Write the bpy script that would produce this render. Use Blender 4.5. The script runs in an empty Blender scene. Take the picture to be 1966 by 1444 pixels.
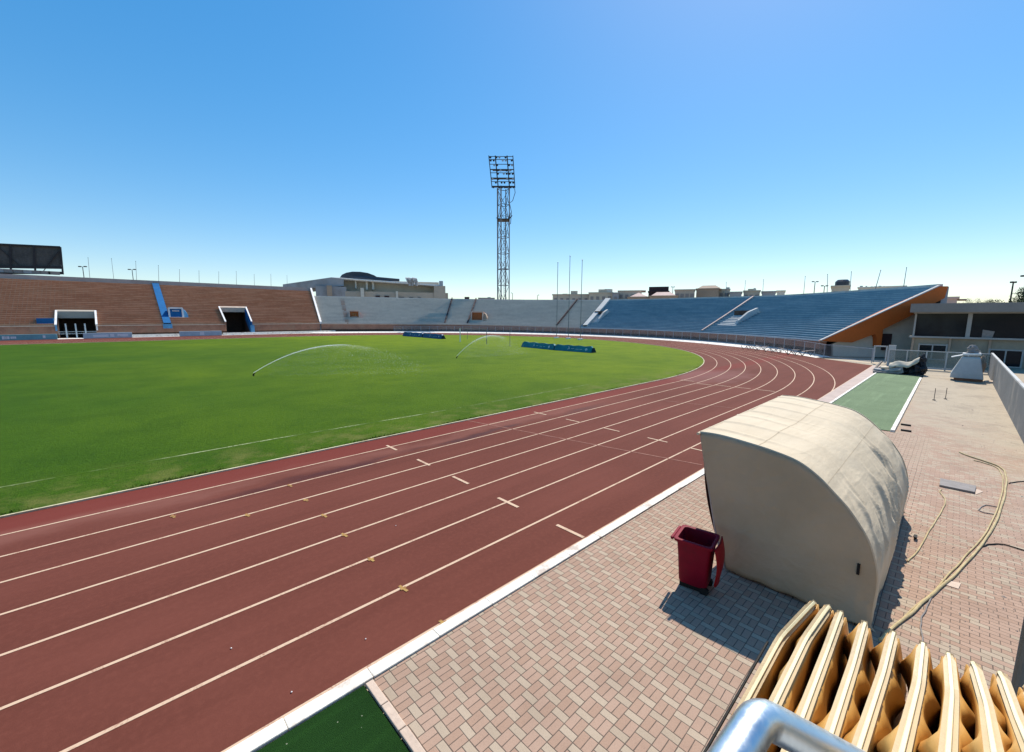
import bpy, bmesh, math, random
from mathutils import Vector, Matrix, noise
random.seed(7)
R = math.radians
sc = bpy.context.scene
col = sc.collection

# ------------------------------------------------------------------ camera model (photo 1966 x 1444)
CX, CY, F = 983.0, 722.0, 804.74
PITCH, YAW, ROLL, CAMH = 0.141369, 0.811850, 0.0031656, 4.598
fw = Vector((math.cos(YAW)*math.cos(PITCH), math.sin(YAW)*math.cos(PITCH), -math.sin(PITCH)))
_r = Vector((math.sin(YAW), -math.cos(YAW), 0)); _u = _r.cross(fw)
rt = _r*math.cos(ROLL) + _u*math.sin(ROLL); up = -_r*math.sin(ROLL) + _u*math.cos(ROLL)
EYE = Vector((0, 0, CAMH))
def proj(p):
    d = Vector(p) - EYE; z = d.dot(fw)
    return CX + F*d.dot(rt)/z, CY - F*d.dot(up)/z
def ray(px, py): return (fw + rt*((px-CX)/F) - up*((py-CY)/F))
def gnd(px, py, z=0.0):
    d = ray(px, py); return EYE + d*((z-CAMH)/d.z)
def dep(px, py, depth): return EYE + ray(px, py)*depth
def hdist(px, py, D):
    d = ray(px, py); return EYE + d*(D/math.hypot(d.x, d.y))
def planeX(px, py, X): d = ray(px, py); return EYE + d*(X/d.x)
def planeY(px, py, Y): d = ray(px, py); return EYE + d*(Y/d.y)
def planeV(px, py, p0, dr):              # vertical plane through p0 along dr
    n = Vector((-dr[1], dr[0], 0)); d = ray(px, py)
    return EYE + d*((Vector(p0)-EYE).dot(n)/d.dot(n))

cam = bpy.data.cameras.new('camera'); co = bpy.data.objects.new('camera', cam); col.objects.link(co)
m = Matrix((rt, up, -fw)).transposed().to_4x4(); m.translation = EYE
co.matrix_world = m; cam.sensor_width = 36; cam.lens = 36*F/1966; cam.clip_end = 6000; cam.clip_start = .05
sc.camera = co

# ------------------------------------------------------------------ light
EL, AZ = R(51.6), R(15.0)
w = bpy.data.worlds.new('World'); sc.world = w; w.use_nodes = True
nt = w.node_tree; bg = nt.nodes['Background']
sky = nt.nodes.new('ShaderNodeTexSky'); sky.sky_type = 'NISHITA'; sky.sun_disc = False
sky.sun_elevation = EL; sky.sun_rotation = math.pi/2 - AZ
sky.altitude = 0; sky.air_density = 1.0; sky.dust_density = 0.25; sky.ozone_density = 3.0
hs = nt.nodes.new('ShaderNodeHueSaturation'); hs.inputs['Saturation'].default_value = 1.8; hs.inputs['Value'].default_value = 1.42; gm = nt.nodes.new('ShaderNodeGamma'); gm.inputs[1].default_value = .61
nt.links.new(sky.outputs[0], gm.inputs[0]); nt.links.new(gm.outputs[0], hs.inputs['Color'])
nt.links.new(hs.outputs[0], bg.inputs[0]); bg.inputs[1].default_value = 0.15
sd = bpy.data.lights.new('sun', 'SUN'); sd.energy = 4.0; sd.angle = R(0.53); sd.color = (1, .92, .80)
so = bpy.data.objects.new('sun', sd); col.objects.link(so)
sv = Vector((math.cos(EL)*math.cos(AZ), math.cos(EL)*math.sin(AZ), math.sin(EL)))
so.rotation_euler = (-sv).to_track_quat('-Z', 'Y').to_euler(); so.location = (0, 0, 60)
sc.view_settings.view_transform = 'Standard'; sc.view_settings.look = 'None'
sc.view_settings.exposure = 0.55; sc.view_settings.gamma = 1

# ------------------------------------------------------------------ materials
class NT:
    def __init__(s, name):
        s.m = bpy.data.materials.new(name); s.m.use_nodes = True; s.t = s.m.node_tree
        s.b = s.t.nodes['Principled BSDF']; s.tc = s.t.nodes.new('ShaderNodeTexCoord')
        s.P = s.tc.outputs['Object']
    def n(s, t, **k):
        x = s.t.nodes.new(t)
        for a, v in k.items(): setattr(x, a, v)
        return x
    def l(s, a, b): s.t.links.new(a, b)
    def sk(s, x, v):
        if v is None: return
        if hasattr(v, 'is_linked'): s.l(v, x)
        else: x.default_value = v
    def math(s, op, a, b=None, c=None, clamp=False):
        x = s.n('ShaderNodeMath', operation=op, use_clamp=clamp)
        s.sk(x.inputs[0], a); s.sk(x.inputs[1], b); s.sk(x.inputs[2], c); return x.outputs[0]
    def noise(s, scale, detail=3, rough=.55, vec=None, dist=0):
        x = s.n('ShaderNodeTexNoise'); x.inputs['Scale'].default_value = scale
        x.inputs['Detail'].default_value = detail; x.inputs['Roughness'].default_value = rough
        x.inputs['Distortion'].default_value = dist
        s.l(vec or s.P, x.inputs['Vector']); return x.outputs['Fac']
    def mapping(s, sc_=(1, 1, 1), rot=(0, 0, 0), vec=None):
        x = s.n('ShaderNodeMapping'); x.inputs['Scale'].default_value = sc_; x.inputs['Rotation'].default_value = rot
        s.l(vec or s.P, x.inputs['Vector']); return x.outputs[0]
    def ss(s, v, a, b, lo=0., hi=1.):
        x = s.n('ShaderNodeMapRange', interpolation_type='SMOOTHSTEP')
        s.sk(x.inputs[0], v); x.inputs[1].default_value = a; x.inputs[2].default_value = b
        x.inputs[3].default_value = lo; x.inputs[4].default_value = hi; return x.outputs[0]
    def mix(s, f, a, b, mode='MIX'):
        x = s.n('ShaderNodeMix', data_type='RGBA', blend_type=mode)
        s.sk(x.inputs[0], f)
        for i, v in ((6, a), (7, b)):
            if hasattr(v, 'is_linked'): s.l(v, x.inputs[i])
            else: x.inputs[i].default_value = (v[0], v[1], v[2], 1)
        return x.outputs[2]
    def sep(s, v=None):
        x = s.n('ShaderNodeSeparateXYZ'); s.l(v or s.P, x.inputs[0]); return x.outputs
    def comb(s, a, b, c=0.):
        x = s.n('ShaderNodeCombineXYZ'); s.sk(x.inputs[0], a); s.sk(x.inputs[1], b); s.sk(x.inputs[2], c); return x.outputs[0]
    def done(s, c, rough=.8, spec=.3, bump=None, bstr=.3, bdist=.02, metal=0):
        if hasattr(c, 'is_linked'): s.l(c, s.b.inputs['Base Color'])
        else: s.b.inputs['Base Color'].default_value = (c[0], c[1], c[2], 1)
        s.sk(s.b.inputs['Roughness'], rough); s.b.inputs['Specular IOR Level'].default_value = spec
        s.b.inputs['Metallic'].default_value = metal
        if bump is not None:
            x = s.n('ShaderNodeBump'); x.inputs['Strength'].default_value = bstr; x.inputs['Distance'].default_value = bdist
            s.l(bump, x.inputs['Height']); s.l(x.outputs[0], s.b.inputs['Normal'])
        return s.m
def sc3(c, k): return tuple(min(1, x*k) for x in c)
def pm(name, c, rough=.8, var=.18, scale=1.5, spec=.25, bump=.2, bscale=30, metal=0, dirt=None, dirtscale=.6):
    """weathered plain surface: three noise scales, optional patches of dirt"""
    t = NT(name)
    a = t.noise(scale, 4); b = t.noise(scale*9, 3)
    f = t.math('MULTIPLY_ADD', b, .4, t.math('MULTIPLY', a, .6))
    f = t.ss(f, .3, .7)
    c1 = t.mix(f, sc3(c, 1-var), sc3(c, 1+var))
    if dirt: c1 = t.mix(t.ss(t.noise(dirtscale, 5, .65), .5, .68, 0, .75), c1, dirt)
    return t.done(c1, rough, spec, t.noise(bscale, 3), bump, .02, metal)

M = {}
def grass():
    t = NT('pitch grass')
    big = t.noise(.035, 3); mid = t.noise(.35, 4, .6); fin = t.noise(5, 5, .75); vfin = t.noise(24, 4, .75)
    X, Y, Z = t.sep()
    # glow of backlit grass put into colour: yellower, brighter towards the sun along X
    g = t.math('ADD', t.math('MULTIPLY', X, .016), t.math('MULTIPLY', Y, .002))
    g = t.ss(t.math('ADD', g, t.math('MULTIPLY', t.math('SUBTRACT', big, .5), 1.4)), -.15, .95)
    c = t.mix(g, (.048, .112, .003), (.142, .208, .004))
    c = t.mix(t.ss(mid, .35, .7), c, t.mix(1., c, (.74, .82, .72), 'MULTIPLY'))
    c = t.mix(t.ss(fin, .35, .75, 0, .6), c, t.mix(1., c, (1.55, 1.35, 1.5), 'MULTIPLY'))
    c = t.mix(t.ss(vfin, .40, .68, 0, .8), c, t.mix(1., c, (.45, .5, .5), 'MULTIPLY'))
    # dry, thin turf near the sideline
    dry = t.math('MULTIPLY', t.ss(Y, 18.2, 14.9), t.ss(t.noise(.9, 5, .7), .42, .68))
    c = t.mix(t.math('MULTIPLY', dry, .75), c, (.155, .16, .04))
    dry2 = t.ss(t.noise(.16, 6, .75, dist=.6), .62, .75, 0, .4)
    c = t.mix(dry2, c, (.13, .17, .03))
    h = t.math('ADD', t.math('MULTIPLY', fin, 1.), t.math('MULTIPLY', vfin, .8))
    return t.done(c, .9, .1, h, .8, .06)
def track():
    t = NT('tartan track')
    X, Y, Z = t.sep()
    sx = t.mapping((.06, .9, 1))
    big = t.noise(.12, 4, .6); st = t.noise(1.2, 5, .65, sx); fin = t.noise(11, 4, .7); gr = t.noise(140, 2, .6)
    c = t.mix(t.ss(big, .3, .7), (.136, .041, .028), (.174, .055, .039))
    c = t.mix(t.ss(st, .3, .75, 0, .55), c, (.105, .032, .022))
    c = t.mix(t.ss(fin, .4, .75, 0, .35), c, (.20, .065, .045))
    c = t.mix(t.ss(gr, .45, .7, 0, .5), c, t.mix(1., c, (.55, .55, .6), 'MULTIPLY'))
    # inner lane newer and redder, a dusty run-off film along lane two with damp edges
    wob = t.math('MULTIPLY', t.math('SUBTRACT', t.noise(.22, 4, .6), .5), 1.6)
    yy = t.math('ADD', Y, wob)
    inn = t.math('MULTIPLY', t.ss(Y, 13.3, 13.45), t.ss(Y, 14.9, 14.7))
    c = t.mix(t.math('MULTIPLY', inn, .55), c, (.18, .030, .024))
    film = t.math('MULTIPLY', t.ss(yy, 12.35, 12.9), t.ss(yy, 13.75, 13.2))
    film = t.math('MULTIPLY', film, t.ss(X, 21, 14))
    patch = t.ss(t.noise(.35, 5, .65, t.mapping((.35, 1, 1))), .38, .6)
    c = t.mix(t.math('MULTIPLY', t.math('MULTIPLY', film, patch), .6), c, (.225, .092, .07))
    wet = t.math('MULTIPLY', t.math('MULTIPLY', t.ss(yy, 11.95, 12.35), t.ss(yy, 12.8, 12.45)), t.ss(t.noise(.4, 4, .6, t.mapping((.3, 1, 1))), .42, .52))
    wet = t.math('MULTIPLY', wet, t.math('MULTIPLY', t.ss(X, 0, 3), t.ss(X, 20, 15)))
    c = t.mix(t.math('MULTIPLY', wet, .75), c, (.055, .014, .011))
    # dusty puddle marks at the start of the bend
    dx = t.math('SUBTRACT', X, 34); dy = t.math('SUBTRACT', Y, 13.2)
    dd = t.math('SQRT', t.math('ADD', t.math('MULTIPLY', t.math('MULTIPLY', dx, dx), .16), t.math('MULTIPLY', t.math('MULTIPLY', dy, dy), .5)))
    pud = t.ss(t.math('ADD', dd, t.math('MULTIPLY', t.noise(.6, 4), 3.0)), 4.1, 2.2)
    c = t.mix(t.math('MULTIPLY', pud, .6), c, (.22, .10, .09))
    # dull scuffs
    sp = t.ss(t.noise(2.6, 6, .75), .66, .74, 0, .3)
    c = t.mix(sp, c, (.25, .13, .10))
    rough = t.math('SUBTRACT', .88, t.math('MULTIPLY', wet, .3))
    return t.done(c, rough, .10, t.math('ADD', gr, t.math('MULTIPLY', fin, .3)), .45, .008)
def pavers(name, bond):
    """block paving, joints cut into the height; bond 'weave' = pairs of pink blocks with a buff block set across"""
    t = NT(name); X, Y, Z = t.sep(); S = 10.0
    if bond == 'weave':
        u = t.math('MULTIPLY', X, S); v = t.math('MULTIPLY', Y, S)
    else:
        u = t.math('MULTIPLY', Y, S); v = t.math('MULTIPLY', X, S)
    wx = t.math('MULTIPLY', t.math('SUBTRACT', t.noise(.9, 2), .5), .55); u = t.math('ADD', u, wx)
    wy = t.math('MULTIPLY', t.math('SUBTRACT', t.noise(.7, 2, vec=t.mapping((1, 1, 1), (0, 0, 1.1))), .5), .55 if bond == 'weave' else 1.3); v = t.math('ADD', v, wy)
    if bond == 'weave':
        row = t.math('FLOOR', t.math('DIVIDE', v, 2)); vv = t.math('FLOORED_MODULO', v, 2)
        uu = t.math('SUBTRACT', u, t.math('MULTIPLY', row, 1))
        cell = t.math('FLOOR', t.math('DIVIDE', uu, 3)); m3 = t.math('FLOORED_MODULO', uu, 3)
        buff = t.math('GREATER_THAN', m3, 2.)
        half = t.math('MULTIPLY', t.math('FLOOR', vv), t.math('SUBTRACT', 1, buff))
        # distance to the nearest joint
        d1 = t.math('MINIMUM', m3, t.math('SUBTRACT', 3, m3)); d2 = t.math('ABSOLUTE', t.math('SUBTRACT', m3, 2))
        d3 = t.math('MINIMUM', vv, t.math('SUBTRACT', 2, vv))
        d4 = t.math('ADD', t.math('ABSOLUTE', t.math('SUBTRACT', vv, 1)), t.math('MULTIPLY', buff, 5))
        d = t.math('MINIMUM', t.math('MINIMUM', d1, d2), t.math('MINIMUM', d3, d4))
        idv = t.comb(t.math('MULTIPLY_ADD', cell, 2., buff), t.math('MULTIPLY_ADD', row, 2., half))
    else:
        row = t.math('FLOOR', v); vv = t.math('FRACT', v)
        off = t.math('MULTIPLY', t.math('FLOORED_MODULO', row, 2), 1.)
        uu = t.math('ADD', u, off); cell = t.math('FLOOR', t.math('DIVIDE', uu, 2)); m2 = t.math('FLOORED_MODULO', uu, 2)
        d = t.math('MINIMUM', t.math('MINIMUM', m2, t.math('SUBTRACT', 2, m2)), t.math('MINIMUM', vv, t.math('SUBTRACT', 1, vv)))
        idv = t.comb(cell, row); buff = None
    wn = t.n('ShaderNodeTexWhiteNoise', noise_dimensions='3D'); t.l(idv, wn.inputs['Vector'])
    wn2 = t.n('ShaderNodeTexWhiteNoise', noise_dimensions='4D'); t.l(idv, wn2.inputs['Vector']); wn2.inputs['W'].default_value = 3.3
    if buff is None: buff = t.math('GREATER_THAN', wn2.outputs['Value'], .72)
    pink = t.mix(wn.outputs['Value'], (.375, .245, .175), (.425, .29, .215))
    bf = t.mix(wn.outputs['Value'], (.40, .315, .23), (.46, .365, .27))
    c = t.mix(buff, pink, bf)
    c = t.mix(t.ss(t.noise(1.1, 5, .6), .35, .75, 0, .45), c, t.mix(1., c, (.72, .7, .7), 'MULTIPLY'))
    c = t.mix(t.ss(t.noise(90, 3, .7), .4, .8, 0, .5), c, t.mix(1., c, (.6, .6, .6), 'MULTIPLY'))
    jw = t.math('MULTIPLY_ADD', t.noise(7, 3), .07, .015)
    j = t.math('LESS_THAN', d, jw)
    fade = t.ss(X, 34, 6, .25, 1.) if bond == 'weave' else t.ss(X, 22, 8, .12, .95)
    c = t.mix(t.math('MULTIPLY', j, t.math('MULTIPLY', fade, .9)), c, (.10, .075, .06))
    # wind-blown sand lies over the blocks further down the walk
    nz = t.math('MULTIPLY', t.math('SUBTRACT', t.noise(.45, 5, .65), .5), 1.1)
    if bond == 'weave': sand = t.ss(t.math('ADD', t.math('ADD', t.math('MULTIPLY', X, .05), t.math('MULTIPLY', Y, -.12)), nz), .8, 1.5, 0, .9)
    else: sand = t.ss(t.math('ADD', t.math('ADD', t.math('MULTIPLY', X, .045), t.math('MULTIPLY', Y, -.1)), nz), .75, 1.45, 0, .93)
    sc_ = t.mix(t.noise(2.5, 5, .7), (.34, .285, .205), (.47, .395, .29))
    sc_ = t.mix(t.ss(t.noise(.5, 6, .78), .47, .62, 0, .8), sc_, (.29, .24, .18))
    sc_ = t.mix(t.ss(t.noise(3.2, 5, .75, dist=.8), .55, .72, 0, .6), sc_, (.27, .22, .165))
    sc_ = t.mix(t.ss(t.noise(45, 3, .75), .52, .75, 0, .5), sc_, (.22, .18, .14))
    c = t.mix(sand, c, sc_)
    h = t.math('ADD', t.math('MULTIPLY', t.ss(d, 0, .1), t.math('SUBTRACT', 1, sand)), t.math('MULTIPLY', t.noise(70, 3), .25))
    h = t.math('ADD', h, t.math('MULTIPLY', wn2.outputs['Value'], .25))
    return t.done(c, .85, .25, h, .5, .008)
def terrace(name, c1, c2, riser, lines=False, streak=None):
    t = NT(name); uv = t.tc.outputs['UV']; U, V, _ = t.sep(uv)
    st = t.noise(1., 5, .65, t.mapping((.09, 2.3, 1), vec=uv)); big = t.noise(.09, 4, .6, uv); fin = t.noise(2.2, 4, .7, uv)
    c = t.mix(t.ss(big, .3, .7), c1, c2)
    c = t.mix(t.ss(st, .45, .75, 0, .55), c, streak or sc3(c1, 1.5))
    c = t.mix(t.ss(fin, .4, .75, 0, .5), c, sc3(c1, .62))
    # riser of each step is a different tone than its tread (two faces per row in V)
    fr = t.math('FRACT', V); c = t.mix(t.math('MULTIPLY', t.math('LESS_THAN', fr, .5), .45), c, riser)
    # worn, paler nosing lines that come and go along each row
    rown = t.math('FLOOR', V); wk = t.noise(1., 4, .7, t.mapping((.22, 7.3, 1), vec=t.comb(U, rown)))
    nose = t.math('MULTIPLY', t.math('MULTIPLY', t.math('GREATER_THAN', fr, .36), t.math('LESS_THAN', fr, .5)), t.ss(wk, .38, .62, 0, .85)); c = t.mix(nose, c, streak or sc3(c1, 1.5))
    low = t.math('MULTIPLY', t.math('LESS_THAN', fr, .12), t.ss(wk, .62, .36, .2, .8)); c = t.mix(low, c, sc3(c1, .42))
    if lines:
        X, Y, Z = t.sep()
        k = t.math('FRACT', t.math('DIVIDE', U, .62)); ln = t.math('LESS_THAN', k, .16)
        ln = t.math('MULTIPLY', ln, t.ss(t.math('ADD', X, t.math('MULTIPLY', t.noise(.2, 3), 10)), 10, -6, .12, .75))
        ln = t.math('MULTIPLY', ln, t.ss(t.noise(1.3, 4, .7, uv), .35, .6))
        c = t.mix(ln, c, (.40, .29, .20))
        rn = t.math('MULTIPLY', t.math('LESS_THAN', t.noise(1., 2, .5, t.mapping((.04, .9, 1), vec=uv)), .4), .45)
        c = t.mix(t.math('MULTIPLY', rn, t.math('GREATER_THAN', fr, .5)), c, (.36, .24, .16))
    return t.done(c, .85, .3)

M['grass'] = grass(); M['track'] = track()
M['weave'] = pavers('basket weave pavers', 'weave'); M['running'] = pavers('running bond pavers', 'run')
M['sand'] = pm('desert ground', (.42, .35, .26), var=.2, scale=.02)
def worn_paint(name, c, under, amt=.5, scale=3):
    t = NT(name); n1 = t.noise(scale, 5, .7); n2 = t.noise(scale*14, 3, .7)
    f = t.ss(t.math('ADD', t.math('MULTIPLY', n1, .6), t.math('MULTIPLY', n2, .4)), .58-.2*amt, .72-.1*amt, 0, .9)
    return t.done(t.mix(f, c, under), .8, .2, n2, .1)
M['line'] = worn_paint('worn white lane paint', (.60, .43, .30), (.28, .11, .07), .45)
M['faint'] = worn_paint('faded lane paint', (.32, .15, .11), (.17, .055, .038), .8)
M['yellow'] = worn_paint('worn yellow paint', (.46, .29, .09), (.19, .07, .04), .9, 9)
def chalk():
    t = NT('faded pitch line'); a = t.ss(t.noise(.55, 4, .65), .40, .60); b = t.ss(t.noise(9, 4, .7), .42, .62)
    f = t.math('MAXIMUM', a, t.math('MULTIPLY', b, .85))
    return t.done(t.mix(f, (.36, .40, .22), (.050, .105, .005)), .9, .1)
M['chalk'] = chalk()
M['kerb'] = pm('white kerb paint', (.84, .79, .70), var=.1, scale=4, dirt=(.42, .33, .27), dirtscale=2.2)
M['kerb_in'] = pm('inner kerb paint', (.66, .60, .40), var=.2, scale=3, dirt=(.30, .27, .12), dirtscale=1.2)
M['pinkc'] = pm('pink concrete strip', (.46, .36, .31), var=.12, scale=1.2)
M['turf'] = None
def turf(name, a, b, rough=.9):
    t = NT(name); f = t.noise(120, 3, .7); g = t.noise(.7, 4, .6); st = t.noise(2, 4, .6, t.mapping((.08, 1.2, 1)))
    c = t.mix(f, a, b); c = t.mix(t.ss(g, .35, .7, 0, .4), c, sc3(a, .8)); c = t.mix(t.ss(st, .5, .75, 0, .35), c, sc3(b, 1.5))
    wn = t.n('ShaderNodeTexVoronoi'); wn.inputs['Scale'].default_value = 7; t.l(t.P, wn.inputs['Vector'])
    c = t.mix(t.math('LESS_THAN', wn.outputs['Distance'], .06), c, (.30, .33, .22))
    return t.done(c, rough, .1, f, .8, .03)
M['turf_new'] = turf('dark artificial turf', (.008, .035, .006), (.022, .075, .012))
M['turf_old'] = turf('sun bleached turf mat', (.15, .21, .12), (.22, .29, .165))
M['brown'] = terrace('brown terrace', (.40, .195, .105), (.48, .25, .145), (.37, .175, .095), True, (.66, .42, .26))
M['greyt'] = terrace('bare concrete terrace', (.52, .47, .41), (.60, .55, .48), (.49, .45, .40), False, (.68, .62, .53))
M['bluet'] = terrace('faded blue terrace', (.155, .265, .335), (.195, .31, .385), (.14, .25, .32), False, (.34, .44, .49))
M['wall_brown'] = pm('brown rendered wall', (.30, .155, .105), var=.22, scale=.8, dirt=(.30, .19, .13), dirtscale=.35)
M['dark_recess'] = pm('recess shade in colour', (.085, .055, .042), var=.3)
M['coping'] = pm('pale coping', (.55, .43, .34), var=.15)
M['grey_wall'] = pm('grey painted wall', (.33, .33, .34), var=.1, scale=.4, dirt=(.26, .24, .23), dirtscale=.15)
M['grey_wall3'] = pm('warm grey wall', (.36, .34, .33), var=.1, scale=.4, dirt=(.27, .24, .22), dirtscale=.15)
M['pav_wall'] = pm('pavilion render', (.30, .265, .20), var=.1, scale=.5, dirt=(.22, .19, .15), dirtscale=.4)
M['pav_roof'] = pm('pavilion fascia', (.24, .225, .21), var=.08, scale=.4)
M['pav_trim'] = pm('pavilion trim', (.36, .35, .33), var=.08)
M['side_wall'] = pm('dull grey sheeting', (.20, .20, .195), var=.1, scale=.7, dirt=(.34, .31, .27), dirtscale=.5)
M['grey_wall2'] = pm('light grey wall', (.50, .50, .48), var=.08, scale=.5, dirt=(.40, .37, .33), dirtscale=.4)
M['white'] = pm('white paint', (.78, .77, .75), var=.06, scale=2, dirt=(.6, .55, .5), dirtscale=1)
M['bluep'] = pm('blue paint', (.008, .115, .30), var=.15, scale=1, rough=.6)
M['bluel'] = pm('light blue paint', (.10, .30, .52), var=.2, scale=1)
M['orange'] = pm('orange paint', (.50, .115, .02), var=.1, scale=.5, rough=.65, dirt=(.40, .12, .03), dirtscale=.3)
M['orange_dark'] = pm('rusty orange panel', (.34, .10, .03), var=.3, scale=3)
M['cream'] = pm('cream render', (.62, .58, .50), var=.08, scale=.3, dirt=(.50, .46, .39), dirtscale=.3)
M['cream2'] = pm('sand render', (.52, .45, .35), var=.1, scale=.2, dirt=(.42, .36, .28), dirtscale=.1)
M['beige'] = pm('beige render', (.43, .37, .30), var=.08, scale=.15)
M['tan'] = pm('tan roof', (.36, .27, .20), var=.12, scale=.2)
M['pinkroof'] = pm('pink roof', (.58, .42, .36), var=.12, scale=.2)
M['darkroof'] = pm('dark roof', (.06, .035, .035), var=.2, scale=.3)
M['dome'] = pm('dark blue dome sheeting', (.02, .03, .05), rough=.35, var=.2, spec=.5)
M['dark'] = pm('dark metal', (.03, .03, .035), rough=.6, var=.3)
M['steel'] = pm('galvanised steel', (.36, .38, .42), rough=.45, var=.15, metal=.6)
M['polegrey'] = pm('grey pole paint', (.20, .20, .21), var=.1)
M['net'] = pm('dark netting', (.075, .08, .08), var=.35, scale=.35, dirt=(.125, .125, .11), dirtscale=.14)
def glass():
    t = NT('dark window glass'); g = t.noise(.35, 4, .6)
    c = t.mix(t.ss(g, .4, .7), (.008, .013, .018), (.02, .028, .032))
    return t.done(c, .08, .12)
M['glass'] = glass()
def fence_glass():
    t = NT('tinted glass panel'); t.b.inputs['Alpha'].default_value = .42
    return t.done((.17, .22, .21), .15, .5)
M['fglass'] = fence_glass()
def mesh_mat():
    t = NT('wire mesh'); X, Y, Z = t.sep(t.tc.outputs['UV'])
    a = t.math('ABSOLUTE', t.math('SUBTRACT', t.math('FRACT', t.math('MULTIPLY', t.math('ADD', X, Y), 14)), .5))
    b = t.math('ABSOLUTE', t.math('SUBTRACT', t.math('FRACT', t.math('MULTIPLY', t.math('SUBTRACT', X, Y), 14)), .5))
    k = t.math('LESS_THAN', t.math('MINIMUM', a, b), .05)
    t.l(k, t.b.inputs['Alpha']); return t.done((.42, .41, .40), .6, .3)
M['mesh'] = mesh_mat()
def canvas(ka=(.65, .54, .385), kb=(.70, .59, .43), nm='canvas cover'):
    t = NT(nm); g = t.noise(.8, 4, .6); st = t.noise(1.1, 4, .6, t.mapping((.8, .8, .25)))
    c = t.mix(t.ss(g, .3, .7), ka, kb); c = t.mix(t.ss(st, .5, .8, 0, .25), c, (.50, .41, .29))
    X, Y, Z = t.sep()
    dirt = t.math('MULTIPLY', t.ss(t.math('ADD', Z, t.math('MULTIPLY', t.noise(2, 4), .6)), .75, .2), .45); c = t.mix(dirt, c, (.34, .27, .19))
    cr = t.noise(3., 4, .55, t.mapping((.45, 1.6, 1.6), (.2, 0, .5)))
    wv = t.noise(350, 2)
    h = t.math('ADD', t.math('MULTIPLY', cr, 1.), t.math('MULTIPLY', wv, .03))
    rn = t.noise(1.25, 1.5, .5, t.mapping((.5, 1.7, 1.7), (.1, .25, .55)), .4); rg = t.ss(t.math('ABSOLUTE', t.math('SUBTRACT', rn, .5)), 0, .10, 1, 0)
    h = t.math('ADD', h, t.math('MULTIPLY', rg, t.ss(Y, 2.0, 1.1, .02, .16)))
    tr = t.n('ShaderNodeBsdfTranslucent'); t.l(c, tr.inputs[0]); mx = t.n('ShaderNodeMixShader'); mx.inputs[0].default_value = .10
    m_ = t.done(c, .75, .25, h, .5, .05)
    out = t.t.nodes['Material Output']; t.l(t.b.outputs[0], mx.inputs[1]); t.l(tr.outputs[0], mx.inputs[2]); t.l(mx.outputs[0], out.inputs[0])
    return m_
M['canvas'] = canvas(); M['canvas_end_shaded'] = canvas((.47, .365, .245), (.55, .43, .295), 'canvas end with shade in colour')  # end panels use a darker copy of the canvas, shade put into its colour
M['seam'] = pm('stitched seam', (.50, .40, .27), var=.1)
M['maroon'] = pm('dark maroon fabric', (.10, .035, .03), var=.2)
M['bin'] = pm('red bin plastic', (.20, .002, .018), rough=.6, var=.12, scale=5, spec=.2, bump=.08, bscale=150, dirt=(.13, .008, .02), dirtscale=3)
M['bin_lid'] = pm('red lid plastic', (.28, .003, .006), rough=.6, var=.1, spec=.2, bump=.05)
M['rubber'] = pm('black rubber', (.012, .012, .012), rough=.7, var=.2)
def gold():
    t = NT('gold tan plastic'); g = t.noise(6, 4, .6); s_ = t.noise(60, 3, .7)
    c = t.mix(t.ss(g, .3, .7), (.46, .25, .065), (.56, .32, .09)); c = t.mix(t.ss(s_, .55, .8, 0, .12), c, (.36, .2, .07))
    pass
    return t.done(c, .42, .4, s_, .06, .004)
M['gold'] = gold()
M['rim'] = pm('tan plastic rim', (.56, .43, .25), rough=.5, var=.07, scale=9, spec=.35, bump=.06, bscale=90)
M['ridge'] = pm('pale worn plastic ridge', (.86, .76, .48), rough=.45, var=.05, scale=9, spec=.35, bump=.05)
def chrome():
    t = NT('polished steel rail'); g = t.noise(9, 4, .6); k = t.noise(70, 3, .7, t.mapping((1, 1, .2)))
    c = t.mix(t.ss(g, .4, .7), (.66, .72, .76), (.76, .80, .82)); r = t.ss(k, .3, .8, .34, .46)
    return t.done(c, r, .5, k, .05, .002, 1.0)
M['chrome'] = chrome()
M['hose'] = pm('dusty yellow hose', (.50, .40, .22), var=.2, scale=4)
M['cable'] = pm('black cable', (.03, .028, .025), var=.2)
M['slab'] = pm('weathered grey board', (.26, .235, .22), var=.15, scale=6)
M['teal'] = pm('teal banner', (.012, .16, .20), rough=.55, var=.25, scale=.8, dirt=(.03, .22, .25), dirtscale=.5)
M['navy'] = pm('navy banner', (.012, .075, .17), rough=.55, var=.3, scale=.8, dirt=(.03, .14, .24), dirtscale=.5)
M['banner_end'] = pm('dark banner end', (.012, .035, .05), var=.2)
M['tealb'] = pm('faded teal board', (.17, .36, .38), var=.15, scale=.3, dirt=(.26, .43, .44), dirtscale=.2)
M['greyb'] = pm('pale blue grey board', (.48, .56, .58), var=.12, scale=.3, dirt=(.36, .50, .52), dirtscale=.25)
M['water'] = None
def water(name, a, e=1.0):
    t = NT(name); t.b.inputs['Alpha'].default_value = 1
    tr = t.n('ShaderNodeBsdfTranslucent'); tr.inputs[0].default_value = (.95, .96, .96, 1); mx = t.n('ShaderNodeMixShader'); mx.inputs[0].default_value = .65
    tp_ = t.n('ShaderNodeBsdfTransparent'); m2 = t.n('ShaderNodeMixShader'); m2.inputs[0].default_value = a; out = t.t.nodes['Material Output']
    m_ = t.done((.92, .94, .94), .3, .5)
    t.l(t.b.outputs[0], mx.inputs[1]); t.l(tr.outputs[0], mx.inputs[2]); t.l(tp_.outputs[0], m2.inputs[1]); t.l(mx.outputs[0], m2.inputs[2]); t.l(m2.outputs[0], out.inputs[0])
    return m_
M['jet'] = water('water jet', .85); M['mist'] = water('water spray', .06)
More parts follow.
